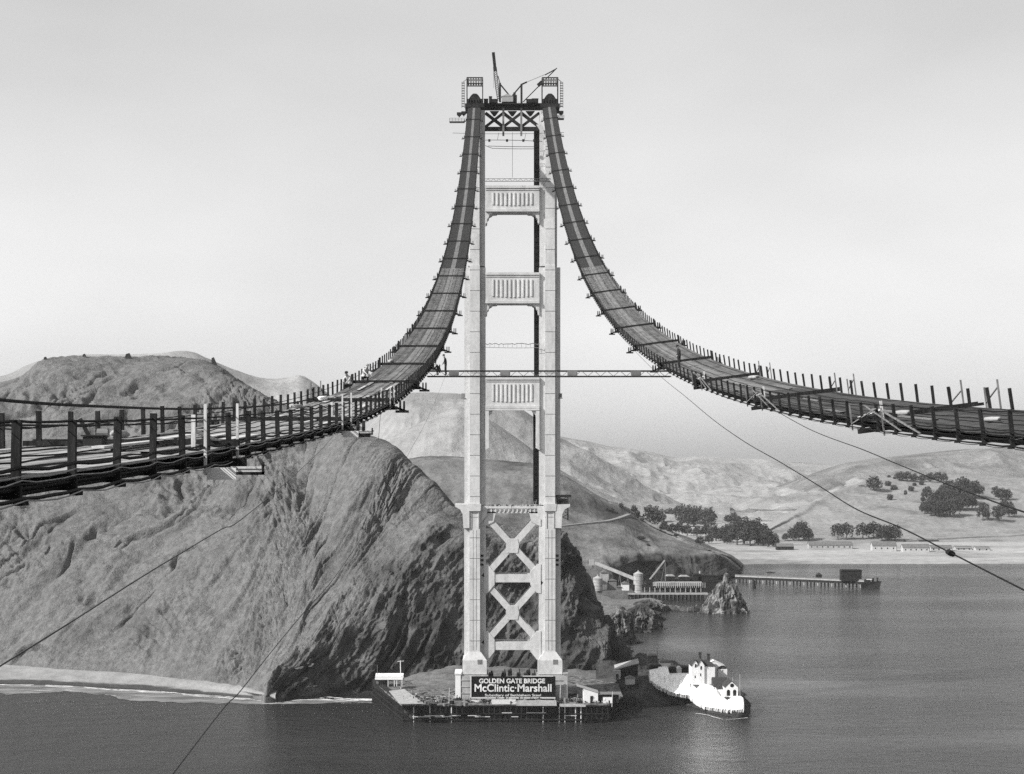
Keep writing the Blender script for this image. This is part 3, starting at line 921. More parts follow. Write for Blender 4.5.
tag(cl.build('debris', M['timber_grey'], None), 'pale loose offcuts lying on the roadway strut between the tower legs', None, None, 'stuff')

# hanging lines between the legs
def wires(name, pts_list, r, label, cat, material=None):
    b_ = MB()
    for pts in pts_list: b_.tube(pts, r, 4)
    o = b_.build(name, material or M['rope'], None)
    tag(o, label, cat); return o
def sagline(a, b, sag, n=14):
    a, b = Vector(a), Vector(b); out = []
    for i in range(n+1):
        t = i/n; p = a.lerp(b, t); p.z -= sag*4*t*(1-t); out.append(tuple(p))
    return out
hp = root('hanging_scaffold', (TX, TY+1, tz(150)), 'light hanging scaffold of thin lines below the bare top truss', 'scaffold')
b_ = MB()
b_.tube(sagline((XL-12, TY-1, tz(133.5)), (XR+9, TY-1, tz(133)), 0.4), 0.07, 4)
b_.tube([(TX, TY-1, tz(133)), (TX, TY-1, tz(178))], 0.06, 4)
for x_ in (XL+5, XR-5): b_.tube([(x_, TY-1, tz(133.2)), (x_-0.6, TY-1, tz(141))], 0.06, 4)
b_.build('hanger_wire', M['rope'], hp)
b_ = MB()
b_.tube(sagline((XL, TY-1, tz(140.6)), (XR+1, TY-1, tz(142)), -0.2), 0.1, 4)
b_.tube(sagline((XL+1, TY-1, tz(146.5)), (XR, TY-1, tz(147.2)), 0.1), 0.1, 4)
b_.tube(sagline((XL+3, TY-1, tz(148.8)), (XR-1.5, TY-1, tz(149.3)), 0.1), 0.09, 4)
b_.tube(sagline((XL, TY-1, tz(146)), (XL+3, TY-1, tz(149)), 0.1), 0.09, 4)
for x_ in (XL+1.5, XL+8, XL+14, XR-2): b_.box((x_, TY-1, tz(141)), (0.8, 0.5, 0.9))
b_.build('plank_walk', M['dark_steel'], hp)
hp = root('lattice_catwalk', (TX, TY+0.8, tz(180)), 'thin lattice footway resting on the uppermost fluted strut', 'scaffold')
b_ = MB()
b_.tube([(XL-0.5, TY+0.7, tz(178.4)), (XR+4, TY+0.7, tz(178.2))], 0.1, 4); b_.tube([(XL-0.5, TY+0.7, tz(181)), (XR+4, TY+0.7, tz(180.8))], 0.13, 4)
k = XL
s_ = 1
while k < XR+3:
    b_.tube([(k, TY+0.7, tz(181) if s_ > 0 else tz(178.4)), (k+1.0, TY+0.7, tz(178.4) if s_ > 0 else tz(181))], 0.07, 4); s_ = -s_; k += 1.0
b_.build('lattice', M['mid_steel'], hp)
hp = root('rope_bridge', (TX, TY+2, tz(344)), 'faint rope footbridge hung between the legs above the crossbridge', 'footbridge')
b_ = MB(); pr = random.Random(8)
pts = [(XL+(XR-XL)*i/24, TY+1, tz(343+pr.random()*1.6)) for i in range(25)]; b_.tube(pts, 0.13, 4)
b_.tube(sagline((XL, TY+1, tz(347)), (XR, TY+1, tz(347.4)), 0.2), 0.08, 4)
for p_ in pts[::2]: b_.tube([p_, (p_[0], p_[1], tz(347.3))], 0.05, 4)
b_.build('walk_ropes', M['mid_steel'], hp)

# ------------------------------------------------------------------ gear on the tower top
def gallows(cx, label, flip):
    g = root('gallows_frame', (cx, TY+3, z_top), label, 'hoisting frame')
    z0 = z_top+0.2; z1 = tz(77)
    b_ = MB()
    for x_ in (cx-2.9, cx+2.9):
        for y_ in (TY+1, TY+5): b_.beam((x_, y_, z0), (x_, y_, z1), 0.32)
    for z_ in (z1, z1-2.2):
        for y_ in (TY+1, TY+5): b_.beam((cx-2.9, y_, z_), (cx+2.9, y_, z_), 0.35)
        for x_ in (cx-2.9, cx+2.9): b_.beam((x_, TY+1, z_), (x_, TY+5, z_), 0.3)
    b_.build('steel_frame', M['dark_steel'], g)
    b_ = MB()
    for k in range(6):
        b_.box((cx-2.4+k*0.95, TY+3, z1-1.1), (0.55, 3.8, 1.7))
    b_.build('roof_planks', M['mid_steel'], g)
    b_ = MB(); xs = cx+flip*(-4.3)
    for dx in (-0.5, 0.5): b_.beam((xs+dx, TY+1.5, z_top), (xs+dx*0.8, TY+1.5, z1-1.4), 0.16)
    k = z_top+0.6
    while k < z1-1.5: b_.box((xs, TY+1.5, k), (1.2, 0.3, 0.42)); k += 0.95
    b_.beam((xs, TY+1.5, z1-1.5), (cx+flip*(-2.9), TY+1.5, z1-0.4), 0.2)
    b_.build('ladder', M['mid_steel'], g)
gallows(TX-HX, 'box shaped steel hoisting frame with planked top on the left tower leg', 1)
gallows(TX+HX, 'box shaped steel hoisting frame with planked top on the right tower leg', -1)
ty = TY+4
def px3(px, py, D=ty): return tuple(W(px, py, D))
d1 = root('derrick', px3(499.5, 102), 'derrick with steeply raised boom on the tower top', 'derrick')
b_ = MB(); b_.beam(px3(500, 102), px3(500, 83), 0.75); b_.build('mast', M['dark_steel'], d1)
b_ = MB()
a0, a1 = Vector(px3(498.5, 101)), Vector(px3(493.3, 52.5))
for dx in (-0.55, 0.55):
    b_.beam(a0+Vector((dx*0.4, 0, 0)), a0.lerp(a1, 0.25)+Vector((dx, 0, 0)), 0.22); b_.beam(a0.lerp(a1, 0.25)+Vector((dx, 0, 0)), a0.lerp(a1, 0.7)+Vector((dx, 0, 0)), 0.24)
b_.beam(a0.lerp(a1, 0.62), a1, 1.1, 0.9)
for k in range(14):
    t = 0.03+k*0.045; p_ = a0.lerp(a1, t); q_ = a0.lerp(a1, t+0.045)
    b_.beam(p_+Vector((-0.5, 0, 0)), q_+Vector((0.5, 0, 0)), 0.13); b_.beam(p_+Vector((0.5, 0, 0)), q_+Vector((-0.5, 0, 0)), 0.13)
b_.build('boom', M['dark_steel'], d1)
b_ = MB(); b_.beam(px3(500, 84), px3(509, 95), 0.45); b_.beam(px3(500.2, 84), px3(498, 76), 0.3); b_.tube([px3(493.5, 56), px3(493.8, 88)], 0.05, 4); b_.build('stay', M['dark_steel'], d1)
d2 = root('derrick', px3(521.5, 102), 'derrick with boom leaning over the right leg on the tower top', 'derrick')
b_ = MB(); b_.beam(px3(521.5, 103), px3(521.5, 84), 0.75); b_.build('mast', M['dark_steel'], d2)
b_ = MB(); a0, a1 = Vector(px3(523.5, 101.5)), Vector(px3(556.3, 68.6))
for s_ in (-0.3, 0.3):
    o_ = Vector((s_, 0, s_)); b_.beam(a0+o_*0.6, a1+o_*0.8, 0.3)
for k in range(18):
    p_ = a0.lerp(a1, k/18); q_ = a0.lerp(a1, (k+1)/18); s_ = 1 if k % 2 else -1
    b_.beam(p_+Vector((0.3*s_, 0, 0.3*s_)), q_-Vector((0.3*s_, 0, 0.3*s_)), 0.14)
b_.beam(px3(538, 85.5), px3(542, 82), 1.3, 1.2); b_.build('boom', M['dark_steel'], d2)
b_ = MB(); b_.beam(px3(521.4, 85), px3(512.5, 95.5), 0.45); b_.beam(px3(521.4, 84.5), px3(527, 82), 0.5); b_.beam(px3(545, 75), px3(556, 69), 0.35)
b_.tube([px3(527, 82), px3(545, 74.5)], 0.07, 4); b_.build('stay', M['dark_steel'], d2)
eng = root('hoist_engine', px3(511, 102), 'hoist house between the two derricks on the tower top', 'hoist')
b_ = MB(); c_ = Vector(px3(507.5, 99.8)); b_.box(c_, (4.2, 3, 2.0)); b_.prism([(c_.x-2.3, c_.z+1.0), (c_.x+2.3, c_.z+1.0), (c_.x, c_.z+1.9)], c_.y-1.6, c_.y+1.6, 'y'); b_.build('hoist_house', M['canvas'], eng)
b_ = MB(); c_ = Vector(px3(514.5, 99)); b_.box(c_, (1.8, 2, 2.6)); b_.cyl((c_.x, c_.y), 0.45, c_.z+1.2, c_.z+2.4, 8); b_.build('boiler', M['dark_steel'], eng)
# planked working floor on the top truss
b_ = MB(); b_.box((TX, TY+5, tz(102)), (XR-XL+4, 4.5, 0.4))
k = XL-3
while k < XR+3: b_.beam((k, TY+0.5, tz(103)), (k, TY+0.5, tz(100.6)), 0.1); k += 2.2
tag(b_.build('work_platform', M['timber_dark']), 'dark planked working platform across the tower top', 'platform')
r_ = random.Random(12)
for i, (px, w_, h_, lab) in enumerate(((486, 1.6, 1.3, 'small dark crate left of the steep derrick'), (490.5, 1.1, 2.2, 'narrow upright dark drum left of the steep derrick'), (494.5, 2.4, 1.2, 'long dark tool box at the foot of the steep derrick'),
                                        (529, 2.0, 1.2, 'low dark crate right of the leaning derrick'), (535, 2.4, 1.4, 'wide dark crate beside the right tower leg top'), (550.5, 1.5, 1.5, 'dark crate beneath the right hoisting frame'))):
    b_ = MB(); c_ = Vector(px3(px, 101, TY+2.5)); z_ = tz(102)+0.25
    b_.box((c_.x, c_.y, z_+h_/2), (w_, 1.4, h_)); b_.box((c_.x, c_.y, z_+h_), (w_+0.15, 1.55, 0.15))
    for s_ in (-1, 1): b_.box((c_.x+s_*w_*0.4, c_.y-0.75, z_+h_/2), (0.15, 0.08, h_))
    tag(b_.build('crate', M['dark_steel']), lab, 'crate')
def side_stage(cx, s, label, z_):
    g = root('side_platform', (cx, TY+1, z_), label, 'platform')
    b_ = MB(); b_.box((cx, TY+1, z_), (s, 2.6, 0.3)); b_.build('floor', M['timber_mid'], g)
    b_ = MB()
    for k in range(6): b_.beam((cx-s/2+k*s/5, TY-0.2, z_), (cx-s/2+k*s/5, TY-0.2, z_+1.2), 0.12)
    b_.beam((cx-s/2, TY-0.2, z_+1.2), (cx+s/2, TY-0.2, z_+1.2), 0.12)
    b_.beam((cx-s/2, TY-0.2, z_+0.6), (cx+s/2, TY-0.2, z_+0.6), 0.1); b_.build('railing', M['timber_mid'], g)
side_stage(W(457, 0, TY)[0], 5.6, 'railed plank platform sticking out left of the left leg top', tz(121.5))
side_stage(W(560.5, 0, TY)[0], 2.6, 'short railed platform right of the right leg top', tz(118.5))
for px, py, lab in ((459.3, 114.5, 'small dark winch on the left leg platform'), (463.8, 113.5, 'dark winch drum against the left leg'), (561, 113, 'dark winch on the short right leg platform')):
    b_ = MB(); c_ = Vector(W(px, py, TY)); b_.box(c_, (1.3, 1.2, 1.0)); b_.tube([c_+Vector((-0.9, 0, 0.3)), c_+Vector((0.9, 0, 0.3))], 0.55, 8); b_.beam(c_, c_-Vector((0, 0, (121.5-py)*0.0+1.0)), 0.5)
    tag(b_.build('winch', M['dark_steel']), lab, 'winch')
# small boxes fixed on the outer sides of the legs
for px, lab in ((463.2, 'small navigation box on the outer side of the left leg'), (560.2, 'small navigation box on the outer side of the right leg')):
    b_ = MB(); c_ = Vector(W(px, 395.5, TY+3)); b_.box(c_, (1.3, 1.3, 1.5)); b_.box(c_-Vector((0, 0, 1.0)), (1.7, 1.7, 0.25)); b_.beam(c_-Vector((0, 0, 1.0)), (TX+(-HX-3 if px < 500 else HX+3), TY+5, c_.z-1.2), 0.25)
    tag(b_.build('signal_box', M['mid_steel']), lab, 'box')
# hoist tower standing beside the right leg at road level
ht = root('hoist_stage', W(563, 520, TY+4), 'dark lattice hoist stage hung beside the right leg at road level', 'hoist')
b_ = MB(); c_ = Vector(W(562.5, 510, TY+3))
for dx in (-2, 2):
    for dy in (-1.5, 1.5): b_.beam(c_+Vector((dx, dy, -3.8)), c_+Vector((dx, dy, 5)), 0.3)
for k in range(4):
    z_ = -3.5+k*2.2
    b_.beam(c_+Vector((-2, -1.5, z_)), c_+Vector((2, -1.5, z_+2)), 0.2); b_.beam(c_+Vector((2, -1.5, z_)), c_+Vector((-2, -1.5, z_+2)), 0.2)
b_.build('lattice_frame', M['dark_steel'], ht)
b_ = MB(); b_.box(c_+Vector((0.3, 0, 5.2)), (5.6, 3.6, 0.9)); b_.box(c_+Vector((-0.3, 0, 1.6)), (4.2, 3.2, 0.5)); b_.box(c_+Vector((0, 0, 3.2)), (3.2, 2.4, 1.8)); b_.build('hood', M['dark_steel'], ht)

# ------------------------------------------------------------------ pier, sign, fender
pier = root('concrete_pier', (TX, TY+6, 0), 'concrete tower pier rising out of the timber fender', 'pier')
zp = tz(672)-1.2
b_ = MB(); b_.prism([(TX-17.5, TY-2.0), (TX+17.5, TY-2.0), (TX+19.5, TY+2), (TX+19.5, TY+14), (TX+16, TY+18), (TX-16, TY+18), (TX-19.5, TY+14), (TX-19.5, TY+2)], -6, zp-6, 'z')
b_.build('pier_base', M['concrete'], pier)
for sg, lab in ((-1, 'left pier block'), (1, 'right pier block')):
    cx = TX+sg*HX
    b_ = MB(); b_.box((cx, TY+6, zp-4.2), (9.8, 16.5, 8.8))
    for k in range(3): b_.box((cx, TY-2.35, zp-1.5-k*2.4), (9.9, 0.25, 0.3))
    o = b_.build('pier_block', M['concrete'], pier, label=lab)
    b_ = MB(); b_.box((cx-6.1 if sg < 0 else cx+5.6, TY+3, zp-3.9), (2.0 if sg < 0 else 1.4, 11, 9.2)); b_.box((cx-6.1 if sg < 0 else cx+5.6, TY+3, zp+0.9), (2.5 if sg < 0 else 1.9, 11.5, 0.5))
    b_.build('pier_buttress', M['white'] if sg < 0 else M['concrete'], pier)
sg_ = root('sign_board', (TX, TY-4.5, 6), 'long black painted sign board with white lettering in front of the pier', 'sign')
xs0, xs1 = W(470.8, 0, 607)[0], W(555.5, 0, 607)[0]
zt_, zb_ = EYE-(676.5-VY)/F*607, EYE-(697.6-VY)/F*607
b_ = MB(); b_.box(((xs0+xs1)/2, 607.3, (zt_+zb_)/2), (xs1-xs0, 0.35, zt_-zb_)); b_.build('board', M['sign_black'], sg_)
b_ = MB(); b_.beam((xs0, 607.0, zb_), (xs0, 607.0, zt_+0.3), 0.45)
b_.beam((xs0, 607.0, zb_-0.1), (xs1, 607.0, zb_-0.1), 0.35, 0.5); b_.beam((xs0+19, 606.9, zt_+0.15), (xs1-0.8, 606.9, zt_+0.15), 0.3)
b_.build('sign_frame', M['timber_light'], sg_)
b_ = MB()
for k in range(8): x_ = xs0+1+(xs1-xs0-2)*k/7; b_.beam((x_, 608, zt_-1), (x_, 608, 5), 0.35)
b_.build('sign_post', M['timber_dark'], sg_)
M['letter'] = mat('white_sign_paint', 0.62, 0.8, var=0.25, scale=0.8)
def text(s, px, py, h_px, wid_px, label, weight=0.02):
    D = 607.0
    cu = bpy.data.curves.new('lettering', 'FONT'); cu.body = s; cu.align_x = 'CENTER'; cu.align_y = 'CENTER'
    cu.size = 1.0; cu.extrude = 0.04; cu.offset = weight
    o = bpy.data.objects.new('lettering', cu); COL.objects.link(o)
    bpy.context.view_layer.update()
    w_ = o.dimensions.x; h_ = o.dimensions.y
    sc_h = (h_px/F*D)/0.72; sc_w = (wid_px/F*D)/w_
    p_ = W(px, py, D)
    o.parent = sg_; o.location = Vector(p_)-sg_.location+Vector((0, -0.02, 0))
    o.rotation_euler = (math.radians(90), 0, 0); o.scale = (sc_w, sc_h, 1.0)
    me = bpy.data.meshes.new_from_object(o)
    me.materials.clear(); me.materials.append(M['letter'])
    q_ = bpy.data.objects.new('lettering', me); COL.objects.link(q_)
    q_.parent = sg_; q_.location = o.location; q_.rotation_euler = o.rotation_euler; q_.scale = o.scale
    bpy.data.objects.remove(o); return q_
text('GOLDEN GATE BRIDGE', 512, 681.2, 4.6, 66, 'x', 0.03)
text('McClintic·Marshall', 513, 688.3, 7.6, 77, 'x', 0.02)
text('Subsidiary of Bethlehem Steel', 513, 695.3, 2.4, 56, 'x', 0.01)
# ================================================================== the two footwalks of the cables
HW = 2.35                       # half width of a footwalk
def zbot(D): return 95.34 + 0.0013*D + 3.42e-4*D*D - 0.17*min(1.0, max(0.0, 1-(D-18)/34.0))
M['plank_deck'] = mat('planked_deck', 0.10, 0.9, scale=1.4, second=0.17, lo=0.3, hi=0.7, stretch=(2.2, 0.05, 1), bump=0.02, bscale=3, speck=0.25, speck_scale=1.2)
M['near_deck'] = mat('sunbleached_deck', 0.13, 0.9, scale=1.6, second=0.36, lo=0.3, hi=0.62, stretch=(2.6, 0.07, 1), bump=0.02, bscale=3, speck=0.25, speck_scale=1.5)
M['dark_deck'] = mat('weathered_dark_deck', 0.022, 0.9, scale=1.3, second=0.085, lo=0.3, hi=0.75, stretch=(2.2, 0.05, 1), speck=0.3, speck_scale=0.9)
M['mid_walk'] = mat('worn_plank_walk', 0.11, 0.9, scale=1.4, second=0.2, lo=0.3, hi=0.7, stretch=(2.2, 0.05, 1), speck=0.25, speck_scale=1.2)
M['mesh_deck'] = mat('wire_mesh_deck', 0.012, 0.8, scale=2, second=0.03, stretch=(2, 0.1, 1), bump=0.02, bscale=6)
M['mid_deck'] = mat('grey_plank_deck', 0.05, 0.9, scale=1.3, second=0.15, lo=0.3, hi=0.7, stretch=(2.2, 0.04, 1), bump=0.02, bscale=3, speck=0.3, speck_scale=0.9)


def make_footwalk(name, xc, inner, bank, s0, label, phase, near_mat):
    """xc: axis; inner: +1 when the inner edge is on the +X side; bank: metres the outer edge is lifted"""
    side_m = 'rope_light' if near_mat == 'near_deck' else 'rope'
    rt = root(name, (xc, 300, 120), label, 'footwalk')
    ang = bank/(2*HW)
    def P(D, off, h):
        """off runs -HW (outer) .. +HW (inner); h above the underside"""
        lift = bank*(HW-off)/(2*HW)
        return Vector((xc+inner*off - inner*(-1)*0.0 + inner*h*ang, D, zbot(D)+lift+h))
    D0, D1 = -24.0, 611.0
    def strip(o0, o1, ha, th, da, db, step=4.0):
        b = MB(); n = max(2, int((db-da)/step))
        vs = []
        for i in range(n+1):
            D = da+(db-da)*i/n
            vs += [P(D, o0, ha), P(D, o1, ha), P(D, o1, ha-th), P(D, o0, ha-th)]
        fs = []
        for i in range(n):
            for k in range(4):
                j = (k+1) % 4
                fs.append((4*i+k, 4*i+j, 4*i+4+j, 4*i+4+k))
        b.add(vs, fs); return b
    dj = 330.0
    # lower deck, fully planked, laid as runs of boards with small gaps
    dk = MB(); r_ = random.Random(int(abs(xc)*10))
    lanes = [(-HW+0.05, -1.45), (-1.40, -0.55), (-0.50, 0.50), (0.55, 1.40), (1.45, HW-0.05)]
    for li, (a, b) in enumerate(lanes):
        s = strip(a, b, 0.30+(0.03 if li == 2 else 0.012*(li % 2)), 0.05, D0, 112, 3.0); dk.add(s.v, s.f)
    dk.build('deck', M[near_mat], rt, label='planked deck of the nearest stretch')
    for nm, ls, mt in (('deck', (0, 1, 3, 4), M['mid_deck']), ('centre_walk', (2,), M['mid_walk'])):
        dk = MB()
        for li in ls:
            a, b = lanes[li]
            s = strip(a, b, 0.30+(0.03 if li == 2 else 0.012*(li % 2)), 0.05, 112, dj, 5.0); dk.add(s.v, s.f)
        dk.build(nm, mt, rt)
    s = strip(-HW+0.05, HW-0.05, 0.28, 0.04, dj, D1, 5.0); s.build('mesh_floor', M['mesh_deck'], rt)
    s = strip(-0.50, 0.36, 0.33, 0.04, dj, D1, 5.0); s.build('centre_walk', M['plank_deck'], rt)
    # loose boards and planks lying along the near deck
    bd = MB()
    for k in range(46 if near_mat == 'near_deck' else 16):
        D = -5+r_.random()*150; off = -2.0+4.0*r_.random(); L_ = 3+5*r_.random(); w_ = 0.15+0.2*r_.random()
        strip(off, off+w_, 0.37+0.03*r_.random(), 0.05, D, D+L_, 2.0).build('loose_plank', M[('timber_grey' if k % 3 else 'timber_light') if near_mat == 'near_deck' else 'timber_mid'], rt)
    # side frames: post, post, floor beam, every ten feet
    near_posts, far = [], MB()
    D = phase; cnt = 0
    post_specs = []
    while D < D1-3:
        post_specs.append(D); D += 3.05
    farb = MB()
    for i, D in enumerate(post_specs):
        st = (D-s0) % 30.5
        at_station = min(st, 30.5-st) < 1.6
        for sd in (1, -1):
            off = sd*(HW+0.02)
            th = 0.125 if D < 200 else 0.14
            j1, j2 = r_.uniform(-0.06, 0.06), r_.uniform(-0.04, 0.07)
            b = far if D > 130 else MB()
            b.beam(P(D, off, -0.12), P(D+j1, off+0.02*sd, 1.17+j2), th, 0.09, up=(0, 1, 0)) if False else None
            a_, c_ = P(D, off, -0.05), P(D+j1, off+r_.uniform(-0.03, 0.03), 1.13+j2)
            b.beam(a_, c_, 0.10, th, up=(1, 0, 0))
            b.box(P(D+0.12, off+0.04*sd, -0.05), (0.14, 0.30, 0.11))
            if D <= 130:
                b.build('post', M['timber_dark'], rt, label='pale post of fresh timber' if False else None)
        b = farb if D > 130 else MB()
        b.beam(P(D, -HW-0.1, 0.08), P(D, HW+0.1, 0.08), 0.12, 0.2)
        if D <= 130: b.build('floor_beam', M['timber_dark'], rt)
    o = far.build('post', M['timber_dark'], rt, label='far row of dark posts up to the tower top', kind='stuff')
    o = farb.build('floor_beam', M['timber_dark'], rt, label='far floor beams up to the tower top', kind='stuff')
    # heavy crossbeams every hundred feet, sheaves outside the inner edge
    D = s0
    while D < D1-8:
        b = MB()
        w0_ = 0.13 if D < 80 else 0.26
        b.beam(P(D, -HW-0.3, 0.40), P(D, HW+0.3, 0.40), w0_, w0_)
        b.beam(P(D, -HW-0.5, -0.08), P(D, HW+0.5, -0.08), 0.32, 0.22)
        b.beam(P(D+0.9, -HW-0.3, 0.40), P(D+0.9, HW+0.2, 0.40), 0.18, 0.16)
        for sd in (-1, 1):
            for dd in ((-0.2, 0.9) if D > 120 else ()): b.beam(P(D+dd, sd*(HW+0.3), -0.1), P(D+dd, sd*(HW+0.3), 1.0), 0.12)
        b.build('crossbeam', M['timber_dark'], rt)
        for sd in ((-1, 1) if D > (60 if near_mat == 'near_deck' else 140) else ()):
            b = MB(); c_ = P(D, sd*(HW+0.8), 0.05)
            for dx in (-0.12, 0.12):
                n_ = 12; rr = 0.3 if D < 200 else 0.42
                b.tube([c_+Vector((dx-0.05, 0, 0)), c_+Vector((dx+0.05, 0, 0))], rr, n_)
            b.beam(c_+Vector((-0.4, 0, -0.35)), c_+Vector((0.4, 0, -0.35)), 0.5, 0.14)
            b.beam(P(D, sd*HW, 0.1), c_+Vector((0.3*sd*inner, 0, -0.35)), 0.14)
            b.build('sheave', M['dark_steel'], rt)
        D += 30.5
    # ropes
    def run(off, h, r, da, db, sag=0.0, n=6, step=None, wob=0.0, seed=0):
        pts = []; q_ = random.Random(seed)
        spec = [d for d in post_specs if da <= d <= db]
        for i in range(len(spec)-1):
            a, b = spec[i], spec[i+1]
            m_ = 4 if a < 90 and sag else (2 if a < 90 else 1)
            for k in range(m_):
                t = k/m_
                pts.append(P(a+(b-a)*t, off+q_.uniform(-wob, wob), h-sag*4*t*(1-t)+q_.uniform(-wob, wob)))
        pts.append(P(spec[-1], off, h))
        b = MB(); b.tube(pts, r, 5 if r > 0.02 else 4); return b
    for sd, lab in ((1, 'inner'), (-1, 'outer')):
        e = sd*(HW-0.03)
        if sd > 0:
            run(e+0.06*sd, 1.08, 0.020, D0, 330, sag=0.02, wob=0.008, seed=1).build('hand_rope', M['rope'], rt)
            run(e-0.10*sd, 1.01, 0.010, D0, 150, sag=0.03, wob=0.01, seed=2).build('hand_line', M['rope'], rt)
            run(e-0.06*sd, 0.62, 0.010, 70, 200, sag=0.02, wob=0.01, seed=12).build('knee_line', M['rope'], rt)
            run(e+0.10*sd, 0.43, 0.030 if sd > 0 else 0.022, D0, 180, sag=0.055, wob=0.012, seed=3).build('slack_cable', M['rope'], rt)
            run(e+0.12*sd, 0.31, 0.014, D0, 120, sag=0.03, wob=0.012, seed=4).build('side_line', M[side_m], rt)
            run(e+0.14*sd, 0.24, 0.011, D0, 120, sag=0.05, wob=0.012, seed=5).build('side_line', M[side_m], rt)
            run(e+0.12*sd, 0.19, 0.016, D0, 120, sag=0.02, wob=0.01, seed=6).build('side_line', M['rope'], rt)
        elif near_mat == 'near_deck':
            run(e+0.06*sd, 0.80, 0.018, D0, 160, sag=0.02, wob=0.01, seed=1).build('hand_rope', M['rope'], rt)
        run(e+0.05*sd, 0.12, 0.028, D0, D1, seed=7).build('floor_rope', M['rope'], rt)
        run(e-0.10*sd, 0.03, 0.030, D0, D1, seed=8).build('floor_rope', M['rope'], rt)
        run(e+0.15*sd, 0.0, 0.030, D0, D1, sag=0.03, wob=0.01, seed=9).build('floor_rope', M['rope'], rt)
        run(e+0.22*sd, -0.02, 0.012, D0, 120, sag=0.06, wob=0.01, seed=10).build('side_line', M[side_m], rt)
        run(e-0.5*sd, 0.0, 0.035, D0, D1, seed=13).build('floor_rope', M['rope'], rt)
    # wires lying on the deck
    for k in range(5):
        off = -1.8+0.9*k+0.2*r_.random()
        run(off, 0.37+0.015*(k % 2), 0.018, D0, 330, wob=0.03, seed=20+k).build('deck_wire', M['rope'], rt)
    # bundle of hand wire hanging under the near inner edge
    return rt, P

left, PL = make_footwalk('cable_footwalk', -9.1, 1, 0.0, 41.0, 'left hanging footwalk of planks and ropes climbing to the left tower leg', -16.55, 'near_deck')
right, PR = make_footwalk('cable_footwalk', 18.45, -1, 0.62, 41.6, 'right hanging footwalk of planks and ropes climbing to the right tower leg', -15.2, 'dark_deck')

# pale timber landing frames where the hundred foot stations are
def landing(P, D, sgn, tagtxt, L_=4.6, platform=True, brace=False, h=1.38):
    g = root('landing_frame', tuple(P(D, HW, 0)), tagtxt, 'timber landing')
    for dd in (0, L_):
        b = MB(); b.beam(P(D+dd, HW+0.10, -0.20), P(D+dd, HW+0.10, h), 0.065, 0.065); b.build('post', M['timber_mid'] if brace else M['timber_light'], g)
    b = MB(); b.beam(P(D+L_*0.45, HW-0.55, 0.3), P(D+L_*0.45, HW-0.55, 1.12), 0.10, 0.10)
    b.beam(P(D+L_*0.45, HW-0.55, 0.75), P(D+L_*0.98, HW-0.2, 0.34), 0.08, 0.08); b.build('brace', M['timber_light'], g)
    if platform:
        b = MB()
        a_ = P(D+0.15, HW+0.10, -0.07)
        b.box(a_+Vector((0.34*sgn, 0, -0.14)), (0.66, 0.05, 0.27))
        b.build('platform', M['white'], g)
        b = MB()
        b.box(P(D+1.0, HW+0.95, -0.10), (0.8, 0.5, 0.05)); b.box(P(D+0.8, HW+0.95, -0.16), (0.7, 0.05, 0.10))
        b.build('plank', M['timber_light'], g)
        b = MB(); b.beam(P(D+0.6, HW, -0.22), P(D+0.6, HW+1.35, -0.22), 0.06, 0.07); b.beam(P(D+0.6, HW+1.32, -0.24), P(D+0.6, HW+1.32, 0.04), 0.06, 0.06)
        b.build('outrigger', M['timber_dark'], g)
    if brace:
        b = MB(); b.beam(P(D-6, HW+0.1, 0.1), P(D, HW+0.1, 0.85), 0.06, 0.06); b.beam(P(D-3, HW+0.1, 0.1), P(D+L_*0.5, HW+0.1, 1.0), 0.05, 0.05); b.beam(P(D+L_, HW+0.1, 0.1), P(D+1, HW+0.1, 0.9), 0.05, 0.05)
        b.build('diagonal_brace', M['timber_mid'], g)
landing(PL, 37.6, 1, 'pale timber landing frame with white boards at the near part of the left footwalk')
landing(PL, 70.5, 1, 'pale timber landing frame with long plank tray midway on the left footwalk', L_=4.2, h=1.5)
landing(PL, 101.5, 1, 'small pale landing frame farther up the left footwalk', L_=3.6, platform=False, h=1.2)
landing(PR, 69.0, -1, 'pale diagonally braced landing frame at the near part of the right footwalk', L_=6.2, platform=False, brace=True, h=0.95)
landing(PR, 101.0, -1, 'pale braced landing frame midway on the right footwalk', L_=6.0, platform=False, brace=True, h=0.95)
landing(PR, 131.0, -1, 'pale braced landing frame just below the crossbridge on the right footwalk', L_=6.0, platform=False, brace=True, h=0.95)

# outer landing: pale uprights on the far side of the right walk
def uprights(P, D, lab):
    g = root('guard_rail', tuple(P(D, -HW-0.1, 0)), lab, 'guard rail')
    for dd, hh in ((0, 1.5), (2.0, 1.15), (5.5, 1.45), (7.5, 1.1)):
        b = MB(); b.beam(P(D+dd, -HW-0.1, 0.0), P(D+dd, -HW-0.1, hh), 0.07, 0.07); b.build('upright', M['timber_mid'], g)
    b = MB(); b.beam(P(D, -HW-0.1, 1.2), P(D+2, -HW-0.1, 0.5), 0.05); b.build('brace', M['timber_mid'], g)
    b = MB(); b.beam(P(D+5.5, -HW-0.1, 1.0), P(D+7.5, -HW-0.1, 0.4), 0.05); b.build('brace', M['timber_mid'], g)
uprights(PR, 69.0, 'thin grey guard rail on the outer side of the right footwalk near the braced frame')
uprights(PR, 97.0, 'thin grey guard rail on the outer side of the right footwalk at mid distance')
uprights(PR, 127.0, 'thin grey guard rail on the outer side of the right footwalk opposite the crossbridge')
uprights(PL, 102.0, 'thin grey guard rail on the outer side of the left footwalk at mid distance')

